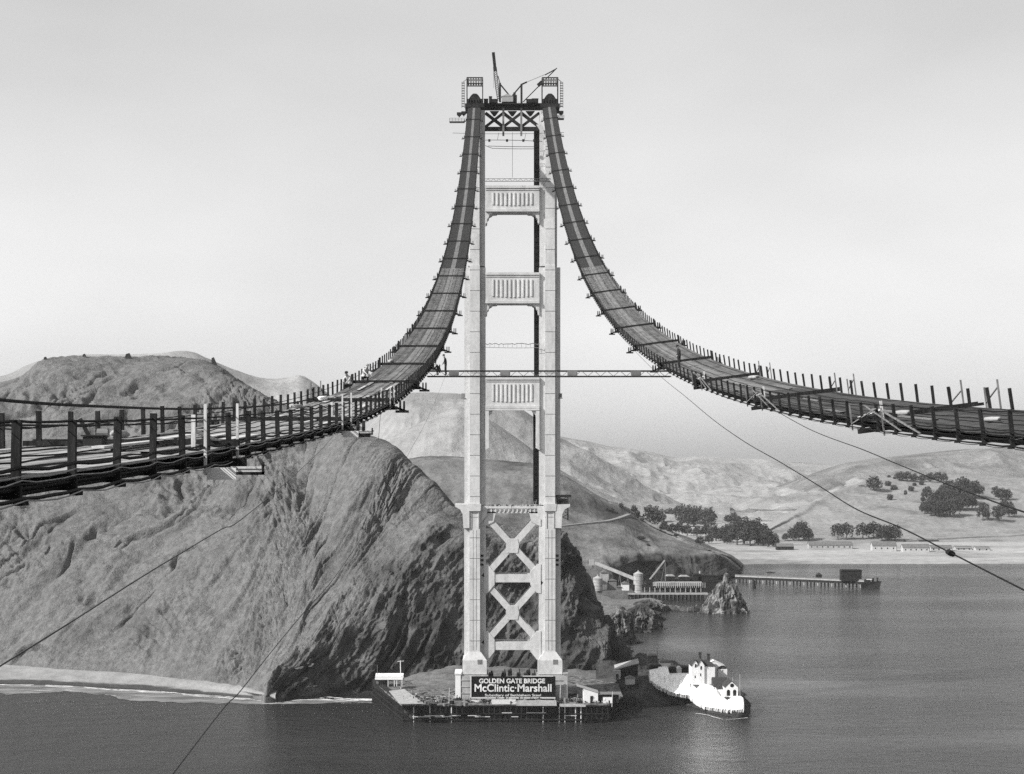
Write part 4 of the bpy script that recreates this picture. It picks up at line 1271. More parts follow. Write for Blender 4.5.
# hauling rope over the left walk
pts = []
for D in (18, 30, 40, 50, 60, 70, 82, 95, 110):
    h = {18: 2.2, 30: 1.72, 40: 1.42, 50: 1.22, 60: 1.05, 70: 0.92, 82: 0.74, 95: 0.56, 110: 0.45}[D]
    pts.append(PL(D, -HW+0.02, h))
P_ = crm(np.array([tuple(p) for p in pts]), 60)
b = MB(); b.tube([tuple(p) for p in P_], 0.045, 6)
tag(b.build('hauling_rope', M['rope']), 'thick dark hauling rope strung above the outer side of the left footwalk', 'rope')
pts = []
for D in (16, 24, 32, 42, 55, 70, 90):
    h = {16: 1.2, 24: 1.06, 32: 0.96, 42: 0.86, 55: 0.75, 70: 0.60, 90: 0.42}[D]
    pts.append(PL(D, 0.3, h))
P_ = crm(np.array([tuple(p) for p in pts]), 50)
b = MB(); b.tube([tuple(p) for p in P_], 0.022, 6)
tag(b.build('hauling_rope', M['rope']), 'thinner dark hauling rope strung over the middle of the left footwalk', 'rope')

# guy ropes
M['rope_grey'] = mat('weathered_guy_rope', 0.09, 0.9, var=0.3, scale=2)
def guy(name, pts, r, lab, n=80):
    P_ = crm(np.array([W(*p) for p in pts]), n)
    b = MB(); b.tube([tuple(p) for p in P_], r, 6)
    o = b.build(name, M['rope'] if pts[0][0] > 600 else M['rope_grey']); tag(o, lab, 'guy rope'); return o
guy('guy_rope', [(614,329,229),(633,349,170),(658,374,122),(686,397,94),(713.6,420,77),(745,442,62),(780,462,53),(820,486.5,45),(856,509,39),(901.5,528,34),(949,552,29.8),(1024,590,25),(1090,622,21.5)], 0.014, 'long storm guy rope falling from the right footwalk across the far shore')
b = MB()
for dx in (-0.12, 0.1): b.tube([W(949+dx*10, 552+dx*3, 29.75), W(952+dx*10, 554+dx*3, 29.6)], 0.05, 8)
tag(b.build('rope_clamp', M['dark_steel']), 'dark clamp gripping the long storm guy rope', 'clamp')
guy('guy_rope', [(766,405,99.5),(809,429,77),(862.5,449.5,60),(892.5,462,53),(934,479,44),(984,498,34.5),(1024,512,28.5),(1080,530,23)], 0.016, 'thick storm guy rope leaving the underside of the right footwalk toward the right edge')
def lineD(k, c, px): return k/((VX-px)/F - c)
guy('guy_rope', [(341,424,72),(330,440,lineD(6.7*0.35, 0.058, 330)),(300,470,33),(243,518,22),(220,530,19.4),(148,573,14.6),(64.6,626,12),(0,666,10.6),(-60,704,9.5)], 0.0065, 'thick guy rope crossing the bare cliff down to the lower left edge')
guy('guy_rope', [(445,377,155),(428.5,416.5,110),(408,454.6,84),(372,520,57),(337,574,42.5),(300,617,33.5),(266,658.5,28.5),(239,692.7,25),(224,708,23.5),(173,774,19.7),(120,845,17)], 0.008, 'thin guy rope dropping from the crossbridge past the beach to the bottom edge')
guy('guy_rope', [(381,410,100),(380,420,98),(378.5,440,93)], 0.012, 'short thin line hanging below the left footwalk landing', n=8)

# ------------------------------------------------------------------ the crossbridge
cx0, cx1 = -9.1+HW-0.1, 18.45-HW+0.3
DB = 158.0
zc = EYE-(376.2-VY)/F*DB
cb = root('crossbridge', ((cx0+cx1)/2, DB, zc), 'slim lattice crossbridge hung between the two footwalks in front of the tower', 'crossbridge')
Hh = 0.52
b = MB()
for dy in (0, 1.3):
    for z_ in (0, Hh): b.beam((cx0, DB+dy, zc+z_), (cx1, DB+dy, zc+z_), 0.09)
b.build('chord', M['dark_steel'], cb)
for dy in (0,):
    b = MB(); n_ = 38; w_ = (cx1-cx0)/n_
    for k in range(n_):
        x0 = cx0+k*w_
        a, c_ = (zc, zc+Hh) if k % 2 else (zc+Hh, zc)
        b.beam((x0, DB+dy, a), (x0+w_, DB+dy, c_), 0.05, 0.07, up=(0, 1, 0))
    b.build('lattice', M['mid_steel'], cb)
b = MB(); b.box(((cx0+cx1)/2, DB+0.65, zc-0.02), (cx1-cx0, 1.0, 0.05)); b.build('footboard', M['timber_light'], cb)
for k, t in enumerate((0.11, 0.32, 0.595, 0.855)):
    b = MB(); x0 = cx0+(cx1-cx0)*t; b.box((x0, DB-0.07, zc+0.26), (0.95, 0.06, 0.5)); b.box((x0, DB-0.10, zc+0.26), (0.8, 0.05, 0.3)); b.build('splice_plate', M['mid_steel'], cb)

# ------------------------------------------------------------------ people
def person(base, pose, label, yaw=0.0, top=0, hat='cap', scale=1.0):
    """one continuous skinned body; pose is a dict of joints in metres, x right, y forward, z up"""
    J = pose
    names = list(J['pts'].keys())
    idx = {n: i for i, n in enumerate(names)}
    R = Matrix.Rotation(yaw, 3, 'Z')
    vs = [tuple((R @ Vector(J['pts'][n][:3]))*scale) for n in names]
    me = bpy.data.meshes.new('person'); me.from_pydata(vs, [(idx[a], idx[b]) for a, b in J['edges']], [])
    o = bpy.data.objects.new('person', me); COL.objects.link(o); o.location = base
    sk = o.modifiers.new('skin', 'SKIN')
    for i, n in enumerate(names):
        r = J['pts'][n][3:]
        me.skin_vertices[0].data[i].radius = (r[0]*scale, (r[1] if len(r) > 1 else r[0])*scale)
        me.skin_vertices[0].data[i].use_root = (n == 'pelvis')
    sk.use_smooth_shade = True
    su = o.modifiers.new('sub', 'SUBSURF'); su.levels = 1; su.render_levels = 2
    dg = bpy.context.evaluated_depsgraph_get()
    me2 = bpy.data.meshes.new_from_object(o.evaluated_get(dg)); me2.name = 'person'
    bpy.data.objects.remove(o)
    o = bpy.data.objects.new('person', me2); COL.objects.link(o); o.location = base
    me2.materials.clear(); me2.materials.append([M['cloth_dark'], M['cloth_white']][top]); me2.materials.append(M['skin']); me2.materials.append(M['cloth_dark'])
    hd = Vector(vs[idx['head']]); hr = 0.17*scale
    hands = [Vector(vs[idx[k]]) for k in ('hand_l', 'hand_r')]
    pel = vs[idx['pelvis']][2]
    for f in me2.polygons:
        c = f.center
        if (c-hd).length < hr or min((c-h).length for h in hands) < 0.1*scale: f.material_index = 1
        elif top and c.z < pel: f.material_index = 2
    tag(o, label, 'person')
    b = MB(); fw = R @ Vector(J['face']).normalized()
    c = Vector(base)+hd+Vector((0, 0, 0.07*scale))
    rings = [(0.105, -0.01), (0.112, 0.03), (0.095, 0.075), (0.05, 0.10), (0.0, 0.105)]
    vsb, n_ = [], 12
    for rr, zz in rings: vsb += [c+Vector((rr*math.cos(2*math.pi*k/n_), rr*1.1*math.sin(2*math.pi*k/n_), zz))*scale for k in range(n_)]
    fs = [(i*n_+k, i*n_+(k+1) % n_, (i+1)*n_+(k+1) % n_, (i+1)*n_+k) for i in range(len(rings)-1) for k in range(n_)]
    b.add(vsb, fs)
    sd = Vector((-fw.y, fw.x, 0))
    a = c+fw*0.09*scale
    b.add([a-sd*0.08*scale, a+sd*0.08*scale, a+sd*0.05*scale+fw*0.08*scale-Vector((0, 0, 0.015)), a-sd*0.05*scale+fw*0.08*scale-Vector((0, 0, 0.015)),
           a-sd*0.08*scale+Vector((0, 0, 0.02)), a+sd*0.08*scale+Vector((0, 0, 0.02))], [(0, 1, 2, 3), (4, 3, 2, 5), (0, 3, 4), (1, 5, 2)])
    b.build('cap', M['cloth_dark'] if hat == 'cap' else M['canvas'], o)
    return o
E = [('pelvis','waist'),('waist','chest'),('chest','neck'),('neck','chin'),('chin','head'),('head','crown'),('chin','nose'),
     ('chest','sh_l'),('sh_l','el_l'),('el_l','wr_l'),('wr_l','hand_l'),('hand_l','f1_l'),('hand_l','f2_l'),('hand_l','th_l'),
     ('chest','sh_r'),('sh_r','el_r'),('el_r','wr_r'),('wr_r','hand_r'),('hand_r','f1_r'),('hand_r','f2_r'),('hand_r','th_r'),
     ('pelvis','hip_l'),('hip_l','kn_l'),('kn_l','an_l'),('an_l','toe_l'),('pelvis','hip_r'),('hip_r','kn_r'),('kn_r','an_r'),('an_r','toe_r')]
def pose(pts, face=(0, -1, 0)): return {'pts': pts, 'edges': E, 'face': face}
def hand(w, d, s):
    """wrist, palm and fingers from a wrist point along direction d"""
    w = Vector(w); d = Vector(d).normalized()
    h = w+d*0.08; f1 = h+d*0.08+Vector((0.02, 0, -0.01)); f2 = h+d*0.075-Vector((0.02, 0, 0.01)); t = w+d*0.06+Vector((0, 0.045, 0))
    return {'wr_'+s: (*w, .03), 'hand_'+s: (*h, .036, .02), 'f1_'+s: (*f1, .013), 'f2_'+s: (*f2, .013), 'th_'+s: (*t, .013)}
# standing, head bowed to the left
p1 = {'pelvis': (0,0,.93,.15,.11), 'waist': (0,0,1.08,.14,.10), 'chest': (-.03,0,1.32,.17,.12), 'neck': (-.08,0,1.50,.06), 'chin': (-.13,-.01,1.57,.065), 'head': (-.16,-.01,1.645,.09,.10), 'crown': (-.17,0,1.70,.07), 'nose': (-.23,-.02,1.60,.02),
      'sh_l': (-.06,-.17,1.42,.065), 'el_l': (-.12,-.22,1.15,.045), 'sh_r': (.0,.17,1.42,.065), 'el_r': (.02,.2,1.14,.045),
      'hip_l': (0,-.1,.88,.10), 'kn_l': (-.04,-.11,.48,.068), 'an_l': (0,-.12,.09,.045), 'toe_l': (-.15,-.12,.045,.04),
      'hip_r': (0,.1,.88,.10), 'kn_r': (.02,.11,.48,.068), 'an_r': (.08,.12,.09,.045), 'toe_r': (-.07,.12,.045,.04)}
p1.update(hand((-.25,-.16,.98), (-.5,.1,-.6), 'l')); p1.update(hand((-.16,.14,1.02), (-1,-.1,-.3), 'r'))
zf = zc+Hh
person(tuple(Vector((W(445.4,0,DB+0.65)[0], DB+0.65, zc+0.09+0.0))+Vector((0, 0, 0.0))) if False else (W(445.4,0,DB)[0], DB+0.65, zc+0.10), pose(p1, (-1,0,-.3)), 'person standing with bowed head in dark work clothes on the left end of the crossbridge', scale=1.12)
# crouching, turned to the left
p2 = {'pelvis': (.1,0,.30,.15,.12), 'waist': (.06,0,.45,.14,.11), 'chest': (-.12,0,.66,.17,.12), 'neck': (-.22,0,.80,.06), 'chin': (-.28,0,.84,.065), 'head': (-.32,0,.92,.09,.10), 'crown': (-.33,0,.98,.07), 'nose': (-.39,0,.87,.02),
      'sh_l': (-.16,-.17,.74,.065), 'el_l': (-.36,-.2,.56,.045), 'sh_r': (-.14,.17,.74,.065), 'el_r': (-.34,.2,.56,.045),
      'hip_l': (.06,-.11,.28,.10), 'kn_l': (-.28,-.15,.44,.068), 'an_l': (-.08,-.14,.09,.045), 'toe_l': (-.22,-.14,.045,.04),
      'hip_r': (.06,.11,.28,.10), 'kn_r': (-.26,.15,.40,.068), 'an_r': (-.04,.14,.09,.045), 'toe_r': (-.18,.14,.045,.04)}
p2.update(hand((-.52,-.14,.42), (-.8,.1,-.5), 'l')); p2.update(hand((-.50,.14,.44), (-.8,-.1,-.5), 'r'))
person((W(439.0,0,DB)[0], DB+0.5, zc+0.10), pose(p2, (-1,0,-.3)), 'person crouching in dark clothes beside the standing one on the crossbridge', scale=1.25)
# standing on the right walk, leaning slightly
p3 = dict(p1)
o_ = PR(155, HW-0.75, 0.35)
person(tuple(o_), pose(p3, (-1,0,-.3)), 'person in dark coat standing on the right footwalk beside the crossbridge end', yaw=0.5, scale=1.2)
# two crouched workers in light shirts, far side of the left walk
o_ = PL(134, -HW+0.6, 0.36)
person(tuple(o_), pose(p2, (-1,0,-.3)), 'person in white shirt crouching on the outer side of the left footwalk', yaw=2.2, top=1, hat='canvas', scale=1.3)
o_ = PL(121, -HW+0.5, 0.36)
person(tuple(o_), pose(p2, (-1,0,-.3)), 'lower person in white shirt bending over the outer edge of the left footwalk', yaw=1.2, top=1, hat='cap', scale=1.2)

# things lying on the walks
g = root('hand_winch', tuple(PL(37, 0.1, 0.42)), 'small dark winch box with raised handle lying on the near left deck', 'winch')
b = MB(); c_ = PL(37, 0.1, 0.55)
b.box(c_, (0.42, 0.55, 0.20)); b.box(c_+Vector((0, 0, 0.12)), (0.50, 0.62, 0.03)); b.build('box_body', M['dark_steel'], g)
b = MB(); b.tube([c_+Vector((0.05, 0, 0.18)), c_+Vector((0.30, 0, 0.18))], 0.10, 12); b.build('drum', M['mid_steel'], g)
b = MB(); b.beam(c_+Vector((-0.12, 0, 0.08)), c_+Vector((-0.34, 0, 0.50)), 0.06, 0.08); b.build('handle', M['dark_steel'], g)
def sack(P, D, off, L_, r, lab, material, name='canvas_sack', cat='sack'):
    c_ = P(D, off, 0.38+r*0.8)
    b = MB(); rs = [r*0.35, r*0.9, r, r*0.85, r*0.95, r*0.4]
    pts = [c_+Vector((0.10*math.sin(k*1.7)*L_, (k/5-0.5)*L_, 0)) for k in range(6)]
    b.tube(pts, rs, 10); tag(b.build(name, material, None, smooth=True), lab, cat)
sack(PL, 47, -1.7, 1.6, 0.13, 'pale rolled canvas bundle at the outer side of the near left deck', M['canvas'])
sack(PL, 90, -HW+0.5, 3.2, 0.10, 'pale canvas roll lying on the outer edge of the left footwalk', M['canvas'])
sack(PL, 102, -HW+0.6, 2.8, 0.15, 'whitish heaped tarpaulin on the left footwalk below the workers', M['white'], 'tarpaulin', 'tarpaulin')
sack(PL, 165, -HW+0.7, 2.0, 0.2, 'pale bundle on the outer edge of the left footwalk above the workers', M['canvas'])
sack(PR, 72, 0.9, 1.8, 0.12, 'pale canvas bundle on the right footwalk behind the braced frame', M['canvas'])
sack(PR, 60, 0.6, 1.6, 0.09, 'light rolled sheet lying low on the near right footwalk', M['canvas'])
sack(PR, 128, -1.2, 2.6, 0.14, 'pale heap of rope on the outer edge of the right footwalk', M['rope_light'], 'rope_heap', 'rope')
# rope coil at the right edge of the view
b = MB(); c_ = PR(50, -0.2, 0.9)
pts = [c_+Vector((0, 0.35*math.cos(a*0.35), 0.30*math.sin(a*0.35)-0.25+a*0.002)) for a in range(0, 54)]
b.tube([(p[0]+0.002*i, p[1], p[2]) for i, p in enumerate(pts)], 0.035, 6)
tag(b.build('rope_coil', M['rope']), 'dark coil of hose hanging at the right edge of the right footwalk', 'rope coil')
# cable drums on the left walk
for D, off, lab in ((36.0, 0.4, 'long light plank laid along the near left deck beside the winch'), (27.0, -1.0, 'grey plank laid on the nearest left deck in front of the first posts')):
    b = MB(); b.beam(PL(D, off, 0.44), PL(D+7, off+0.15, 0.44), 0.28, 0.05); tag(b.build('plank', M['timber_light']), lab, 'plank')
# ================================================================== timber fender and wharf round the pier
zd = 6.6
poly = [tuple(WZ(a, b, 0.0)[:2]) for a, b in ((403,722),(608,722),(622,713),(617,696),(560,690),(373,697))]
inner_ = []
cxp = sum(p[0] for p in poly)/6; cyp = sum(p[1] for p in poly)/6
fen = root('pier_fender', (cxp, cyp, 0), 'dark timber piled fender wharf ringing the tower pier', 'wharf')
def ring_pts(step):
    out = []
    for i in range(len(poly)):
        a, b_ = poly[i], poly[(i+1) % len(poly)]
        L_ = math.hypot(b_[0]-a[0], b_[1]-a[1]); n_ = max(1, int(L_/step))
        for k in range(n_): out.append((a[0]+(b_[0]-a[0])*k/n_, a[1]+(b_[1]-a[1])*k/n_, i, (b_[0]-a[0])/L_, (b_[1]-a[1])/L_))
    return out
# concrete ring wall behind the piles
b = MB()
sh = [(cxp+(x-cxp)*0.94, cyp+(y-cyp)*0.93) for x, y in poly]
n_ = len(poly)
b.prism(sh, -4, zd-1.4, 'z'); b.build('fender_wall', mat('wet_concrete', 0.035, 0.8, var=0.5, scale=0.3), fen)
r_ = random.Random(21)
pp = ring_pts(1.9)
far = MB(); cnt = 0
piles = [p for p in pp if p[2] in (0, 1, 5)]
for k, (x, y, side, dx, dy) in enumerate(piles):
    b = MB(); h = zd-0.5+r_.uniform(-0.4, 0.4) if r_.random() > 0.12 else zd+0.9
    b.tube([(x+r_.uniform(-.1, .1), y, -3), (x, y, h)], r_.uniform(0.16, 0.27), 7)
    light = r_.random() < 0.16
    b.build('pile', M['timber_light'] if light and side == 0 else M['timber_dark'], fen) if k < 90 else far.add(b.v, b.f)
if far.v: far.build('pile', M['timber_dark'], fen, kind='stuff')
b = MB()
for (z_, w_) in ((0.9, 0.45), (3.0, 0.35), (5.9, 0.4)):
    for i in (0, 1, 5):
        a, c_ = poly[i], poly[(i+1) % n_]
        b.beam((a[0], a[1]-0.3, z_), (c_[0], c_[1]-0.3, z_), 0.3, w_)
b.build('wale', M['timber_dark'], fen)
b = MB()
for k in range(15):
    x0 = poly[0][0]+3+k*4.6+r_.uniform(-1, 1); z_ = r_.choice((2.0, 2.4, 3.4)); L_ = r_.uniform(2.5, 8)
    if r_.random() < 0.7: b.box((x0+L_/2, poly[0][1]-0.62, z_), (L_, 0.1, 0.28))
b.build('plank', M['timber_light'], fen)
# deck boards round the pier
b = MB()
b.prism([(cxp+(x-cxp)*1.01, cyp+(y-cyp)*1.01) for x, y in poly][:3]+[(cxp+(x-cxp)*1.0, cyp+(y-cyp)*1.0) for x, y in poly][3:], zd-0.8, zd-0.3, 'z')
b.build('wharf_deck', mat('littered_deck', 0.03, 0.9, scale=0.5, second=0.2, lo=0.4, hi=0.6, speck=0.3, speck_scale=1.5), fen)
# left tip: raised bow with boards
wtip = WZ(375, 698, 0); 
b = MB()
A = Vector(W(376.5, 676.5, 652)); 
b.prism([tuple(WZ(373, 697.5, 0)[:2]), tuple(WZ(403, 721.5, 0)[:2]), tuple(W(405, 700, 604)[:2]), tuple(W(380, 676, 650)[:2])], 4.5, zd+0.9, 'z')
b.build('bulwark', M['timber_dark'], fen)
b = MB()
pa = [W(391, 689, 0), ]
q_ = [tuple(WZ(a, c_, zd+1.0)[:2]) for a, c_ in ((389,691),(400,704),(424,703.5),(404,689))]
b.prism(q_, zd+0.9, zd+1.05, 'z'); b.build('pale_deck', M['concrete'], fen)
for (px, wpx, lab) in ((382.5, 13.5, 'left one of two small white roofed sheds at the fender tip'), (395, 14.5, 'right one of two small white roofed sheds with open posts at the fender tip')):
    D = 645 if px < 390 else 638
    g = root('shed', tuple(W(px, 688, D)), lab, 'shed')
    x0, x1 = W(px-wpx/2, 0, D)[0], W(px+wpx/2, 0, D)[0]; zt_ = EYE-(676-VY)/F*D; zf_ = zd+0.9
    b = MB(); b.prism([(x0-0.2, zt_), (x1+0.2, zt_-0.1), (x1+0.2, zt_-1.5), (x0-0.2, zt_-1.4)], D-0.2, D+0.1, 'y'); b.add([(x0-0.3, D-0.3, zt_-1.2), (x1+0.3, D-0.3, zt_-1.2), (x1+0.3, D+4.5, zt_+0.5), (x0-0.3, D+4.5, zt_+0.5), (x0-0.3, D-0.3, zt_-1.4), (x1+0.3, D-0.3, zt_-1.4), (x1+0.3, D+4.5, zt_+0.3), (x0-0.3, D+4.5, zt_+0.3)], [(0,1,2,3),(7,6,5,4),(0,4,5,1),(1,5,6,2),(2,6,7,3),(3,7,4,0)]); b.build('roof', M['white'], g)
    if px < 390:
        b = MB(); b.box(((x0+x1)/2, D+2.2, (zt_-1.4+zf_)/2), (x1-x0-0.4, 3.8, zt_-1.4-zf_)); b.build('wall', M['mid_steel'], g)
        b = MB(); b.box(((x0+x1)/2+0.3, D+0.26, zt_-2.7), (x1-x0-1.6, 0.1, 1.5)); b.build('window', M['glass_dark'], g)
    else:
        for t in (0.02, 0.45, 0.62, 0.98):
            b = MB(); b.box((x0+(x1-x0)*t, D, (zt_+zf_)/2-0.7), (0.22, 0.22, zt_-1.3-zf_)); b.build('post', M['white'], g)
g = root('flagpole', tuple(W(401, 688, 640)), 'thin white pole with a small crossarm standing by the open shed', 'pole')
b = MB(); b.tube([W(401, 690, 640), W(400.4, 660.5, 640)], 0.16, 6); b.build('pole', M['white'], g)
b = MB(); b.tube([W(397.5, 661.5, 640), W(404, 661, 640)], 0.09, 5); b.build('crossarm', M['white'], g)
b = MB(); b.tube([W(377.5, 684, 648), W(377.3, 665, 648)], 0.08, 5); tag(b.build('pole', M['mid_steel']), 'thin dark pole rising beside the left white roofed shed', 'pole')
b = MB()
for k in range(7): b.tube([W(381+k*1.3, 690.5+0.4*(k % 2), 646), W(381.6+k*1.3, 689+0.3*(k % 3), 646)], 0.45, 7)
tag(b.build('drum_pile', M['concrete'], None, smooth=True), 'pile of rounded pale drums in front of the left white roofed shed', 'drums')
# earth bank behind the fender on the left
bc = []
for px, h in ((404, 5.0), (415, 6.5), (430, 7.5), (445, 8.2), (458, 8.6), (474, 8), (500, 7), (540, 6.0), (575, 5.0), (600, 4.0), (618, 3)):
    bc.append([np.array([(px-VX)/F*D, D, z_]) for D, z_ in ((624, zd-2.0), (636, zd-0.6), (652, zd+(h-6.5)*0.5), (668, h), (694, h+2))])
G, U, V = loft(bc, 160, 60)
G[..., 2] += 0.9*fbm(G[..., 0]/6, G[..., 1]/6, octs=4, seed=31)
surf('earth_bank', G, M['earth'], 'grey earth bank between the fender and the cliff foot')
# clutter on the wharf deck: each its own thing
r_ = random.Random(5)
def crate(px, py, w_, h_, material, name, lab, cat, rot=0.0, D=None, group=None):
    c_ = Vector(WZ(px, py, zd-0.3)) if D is None else Vector(W(px, py, D))
    b = MB(); R_ = Matrix.Rotation(rot, 3, 'Z')
    b.box(c_+Vector((0, 0, h_/2)), (w_, 1.4, h_), R_); b.box(c_+Vector((0, 0, h_+0.05)), (w_*1.06, 1.5, 0.1), R_)
    for s_ in (-0.4, 0.4): b.box(c_+R_@Vector((s_*w_, -0.74, 0))+Vector((0, 0, h_/2)), (0.14, 0.08, h_))
    o = b.build(name, material, None); tag(o, lab, cat, group); return o
spots = [(412,705,2.0,.9),(419,706,1.2,1.6),(427,704,1.6,1.0),(433,706,2.6,.7),(440,703,1.1,1.3),(446,706,1.8,.9),(452,704,1.2,1.1),(459,705.5,2.2,1.5),(466,706,1.4,1.2),(559,705,1.9,1.0),(566,703,1.3,1.7),(573,705,2.4,.8),(580,704,1.5,1.1)]
orr = ['first','second','third','fourth','fifth','sixth','seventh','eighth','ninth','tenth','eleventh','twelfth','thirteenth']
for i, (px, py, w_, h_) in enumerate(spots):
    left_ = px < 500
    k = i+1 if left_ else i-8
    crate(px, py, w_, h_, M['timber_mid'] if i % 3 else M['dark_steel'], 'crate', ('%s crate from the left on the wharf %s of the sign board' % (orr[k-1], 'left' if left_ else 'right')), 'crate', r_.uniform(-.5, .5), group='crates on the fender wharf')
for i, (px0, px1, py, th, tone, lab) in enumerate(((492, 517, 704.5, 1.6, 'timber_light', 'long pale stack of boards on the wharf below the sign'), (517, 556, 706, 1.8, 'concrete', 'wide pale tarpaulin covered stack right of the long board stack'),
                                               (470, 491, 702.5, 0.7, 'timber_light', 'low thin pale board stack below the left half of the sign'), (536, 558, 701, 0.6, 'timber_light', 'thin pale boards stacked just below the right end of the sign'),
                                               (560, 585, 707, 0.9, 'concrete', 'pale low stack in front of the white hut on the wharf'), (404, 425, 705.5, 0.5, 'timber_light', 'low pale boards at the left corner of the wharf'))):
    a = WZ(px0, py, zd-0.3); c_ = WZ(px1, py, zd-0.3); b = MB()
    for k in range(6):
        j = r_.uniform(-0.6, 0.6)
        b.box(((a[0]+c_[0])/2+j, a[1]+0.2*k, zd-0.2+th*(k+1)/12), (c_[0]-a[0]-abs(j), 0.55, th*(k+1)/6))
    tag(b.build('board_stack', M[tone]), lab, 'stack')
# loose debris
dm = [MB(), MB()]; r_ = random.Random(77)
for k in range(420):
    px = r_.uniform(400, 612); D = r_.uniform(602, 609) if r_.random() < 0.7 else r_.uniform(609, 624)
    x_ = (px-VX)/F*D; L_ = r_.uniform(0.4, 3.2); R_ = Matrix.Rotation(r_.uniform(-0.9, 0.9), 3, 'Z') @ Matrix.Rotation(r_.uniform(-0.15, 0.15), 3, 'Y')
    dm[k % 2].box((x_, D, zd-0.1+r_.random()*0.7), (L_, 0.15+0.4*r_.random(), 0.1+0.5*r_.random()), R_)
    if k % 5 == 0: dm[(k//5) % 2].box((x_, D+0.5, zd+0.5), (0.15+0.2*r_.random(), 0.2, 1.2+1.8*r_.random()), R_)
tag(dm[0].build('debris', M['timber_dark']), 'dark offcuts and gear strewn over the fender deck', None, None, 'stuff')
tag(dm[1].build('debris', M['timber_grey']), 'pale offcuts and boards strewn over the fender deck', None, None, 'stuff')
# white hut on the right
g = root('hut', tuple(WZ(591, 701, zd)), 'small white gabled hut with dark door on the right of the wharf', 'hut')
c_ = WZ(590, 703, zd-0.3); x0, x1 = W(583.5, 0, c_[1])[0], W(598, 0, c_[1])[0]; y0 = c_[1]
b = MB(); b.prism([(x0, zd-0.3), (x1, zd-0.3), (x1, zd+3.4), (x0, zd+5.2)], y0, y0+5.5, 'y'); b.build('wall', M['white'], g)
b = MB(); b.add([(x0-2.4, y0-0.3, zd+6.0), (x1+0.2, y0-0.3, zd+3.6), (x1+0.2, y0+5.8, zd+3.6), (x0-2.4, y0+5.8, zd+6.0), (x0-2.4, y0-0.3, zd+5.8), (x1+0.2, y0-0.3, zd+3.4), (x1+0.2, y0+5.8, zd+3.4), (x0-2.4, y0+5.8, zd+5.8)], [(0,1,2,3),(7,6,5,4),(0,4,5,1),(1,5,6,2),(2,6,7,3),(3,7,4,0)]); b.build('roof', M['concrete'], g)
b = MB(); b.box(((x0+x1)/2+0.3, y0-0.03, zd+0.9), (1.0, 0.1, 2.2)); b.cyl(((x0+x1)/2+0.3, y0-0.03), 0.5, zd+1.8, zd+2.3, 8); b.build('door', M['glass_dark'], g)
g = root('shed', tuple(WZ(608, 700, zd)), 'low dark open shed with pale roof edge right of the white hut', 'shed')
c_ = WZ(606, 703, zd-0.3); y0 = c_[1]; x0, x1 = W(599, 0, y0)[0], W(619, 0, y0)[0]
b = MB(); b.box(((x0+x1)/2, y0+3, zd+1.2), (x1-x0, 4.5, 3.0)); b.build('wall', M['timber_dark'], g)
b = MB(); b.box(((x0+x1)/2+0.5, y0+2.6, zd+2.9), (x1-x0+1, 6, 0.25)); b.build('roof', M['timber_mid'], g)
b = MB(); b.box((x0+3.2, y0+0.4, zd+0.7), (3.4, 1.0, 2.2)); b.box((x0+2.0, y0-0.15, zd+1.0), (0.7, 0.1, 0.7)); b.build('cabinet', M['white'], g)
for i, (px, py) in enumerate(((449,699),(560,699),(612,703),(539,692))):
    b = MB(); c_ = WZ(px, py+4, zd-0.3); b.tube([c_, c_+np.array([0.2, 0, 5.5+i % 2])], 0.12, 5)
    tag(b.build('pole', M['timber_light']), ['thin pale pole on the wharf left of the sign board', 'thin pale pole on the wharf at the right end of the sign', 'thin pale pole at the far right corner of the wharf', 'thin pale pole standing before the right part of the sign'][i], 'pole')
g = root('winch_house', tuple(WZ(500, 697, zd)), 'dark machinery and boilers crowded on the pier top behind the sign board', 'machinery')
for k in range(9):
    rr = random.Random(k); x_ = TX-9+k*2.2+rr.uniform(-1.3, 1.3); z_ = tz(675)-rr.random()*1.6; b = MB()
    b.box((x_, TY+4, z_+0.3), (1.5, 2, 1.4+rr.random())); b.tube([(x_-0.6, TY+3, z_+1.3), (x_+0.7, TY+3, z_+1.3)], 0.55, 8); b.tube([(x_+0.3, TY+3, z_), (x_+0.3, TY+3, z_+2.2+rr.random())], 0.18, 6)
    b.build('engine', M['dark_steel'], g)

# ================================================================== Lime Point: rock, whitewashed walls and station
C_ = []
for px, nD, nz, cD, cz, fD, fz in ((596,655,-1,672,7,700,9),(612,646,-1,662,7,705,10),(626,640,-1,655,8,718,7),(640,637,-1,652,8,760,5),(655,638,-1,654,8.5,772,1.5),(670,640,-1,656,9,768,-1),(684,642,-1,655,9,742,-1),(698,632,-1,650,9,716,-1),(712,621,-1,640,9,690,-1),(728,613,-1,628,8,668,-1),(740,609,-1,621,6.5,648,-1),(749,609,-1,618,2.0,634,-1)):
    def Q(D, z_): return np.array([(px-VX)/F*D, D, z_])
    C_.append([Q(nD-3, nz-1), Q(nD+1.5, 2.4), Q((nD*0.6+cD*0.4), cz*0.55), Q(cD, cz), Q((cD+fD)/2, (cz+max(fz, 2))/2), Q(fD-4, max(fz, 1)), Q(fD+3, fz-1)])
G, U, V = loft(C_, 300, 120)
n = normals(G); n = np.where(n[..., 2:3] < 0, -n, n)
ms = np.exp(-((V-3)/0.5)**2)
G += n*((1.5*(ridged(G[..., 0]/7, G[..., 1]/7, G[..., 2]/7, octs=4, seed=61)-0.3)+1.3*fbm(G[..., 0]/4, G[..., 1]/4, octs=4, seed=63))*(1-0.7*ms))[..., None]
lime = surf('rocky_point', G, M['cliff_foot'], 'low dark rocky point carrying the white light station')
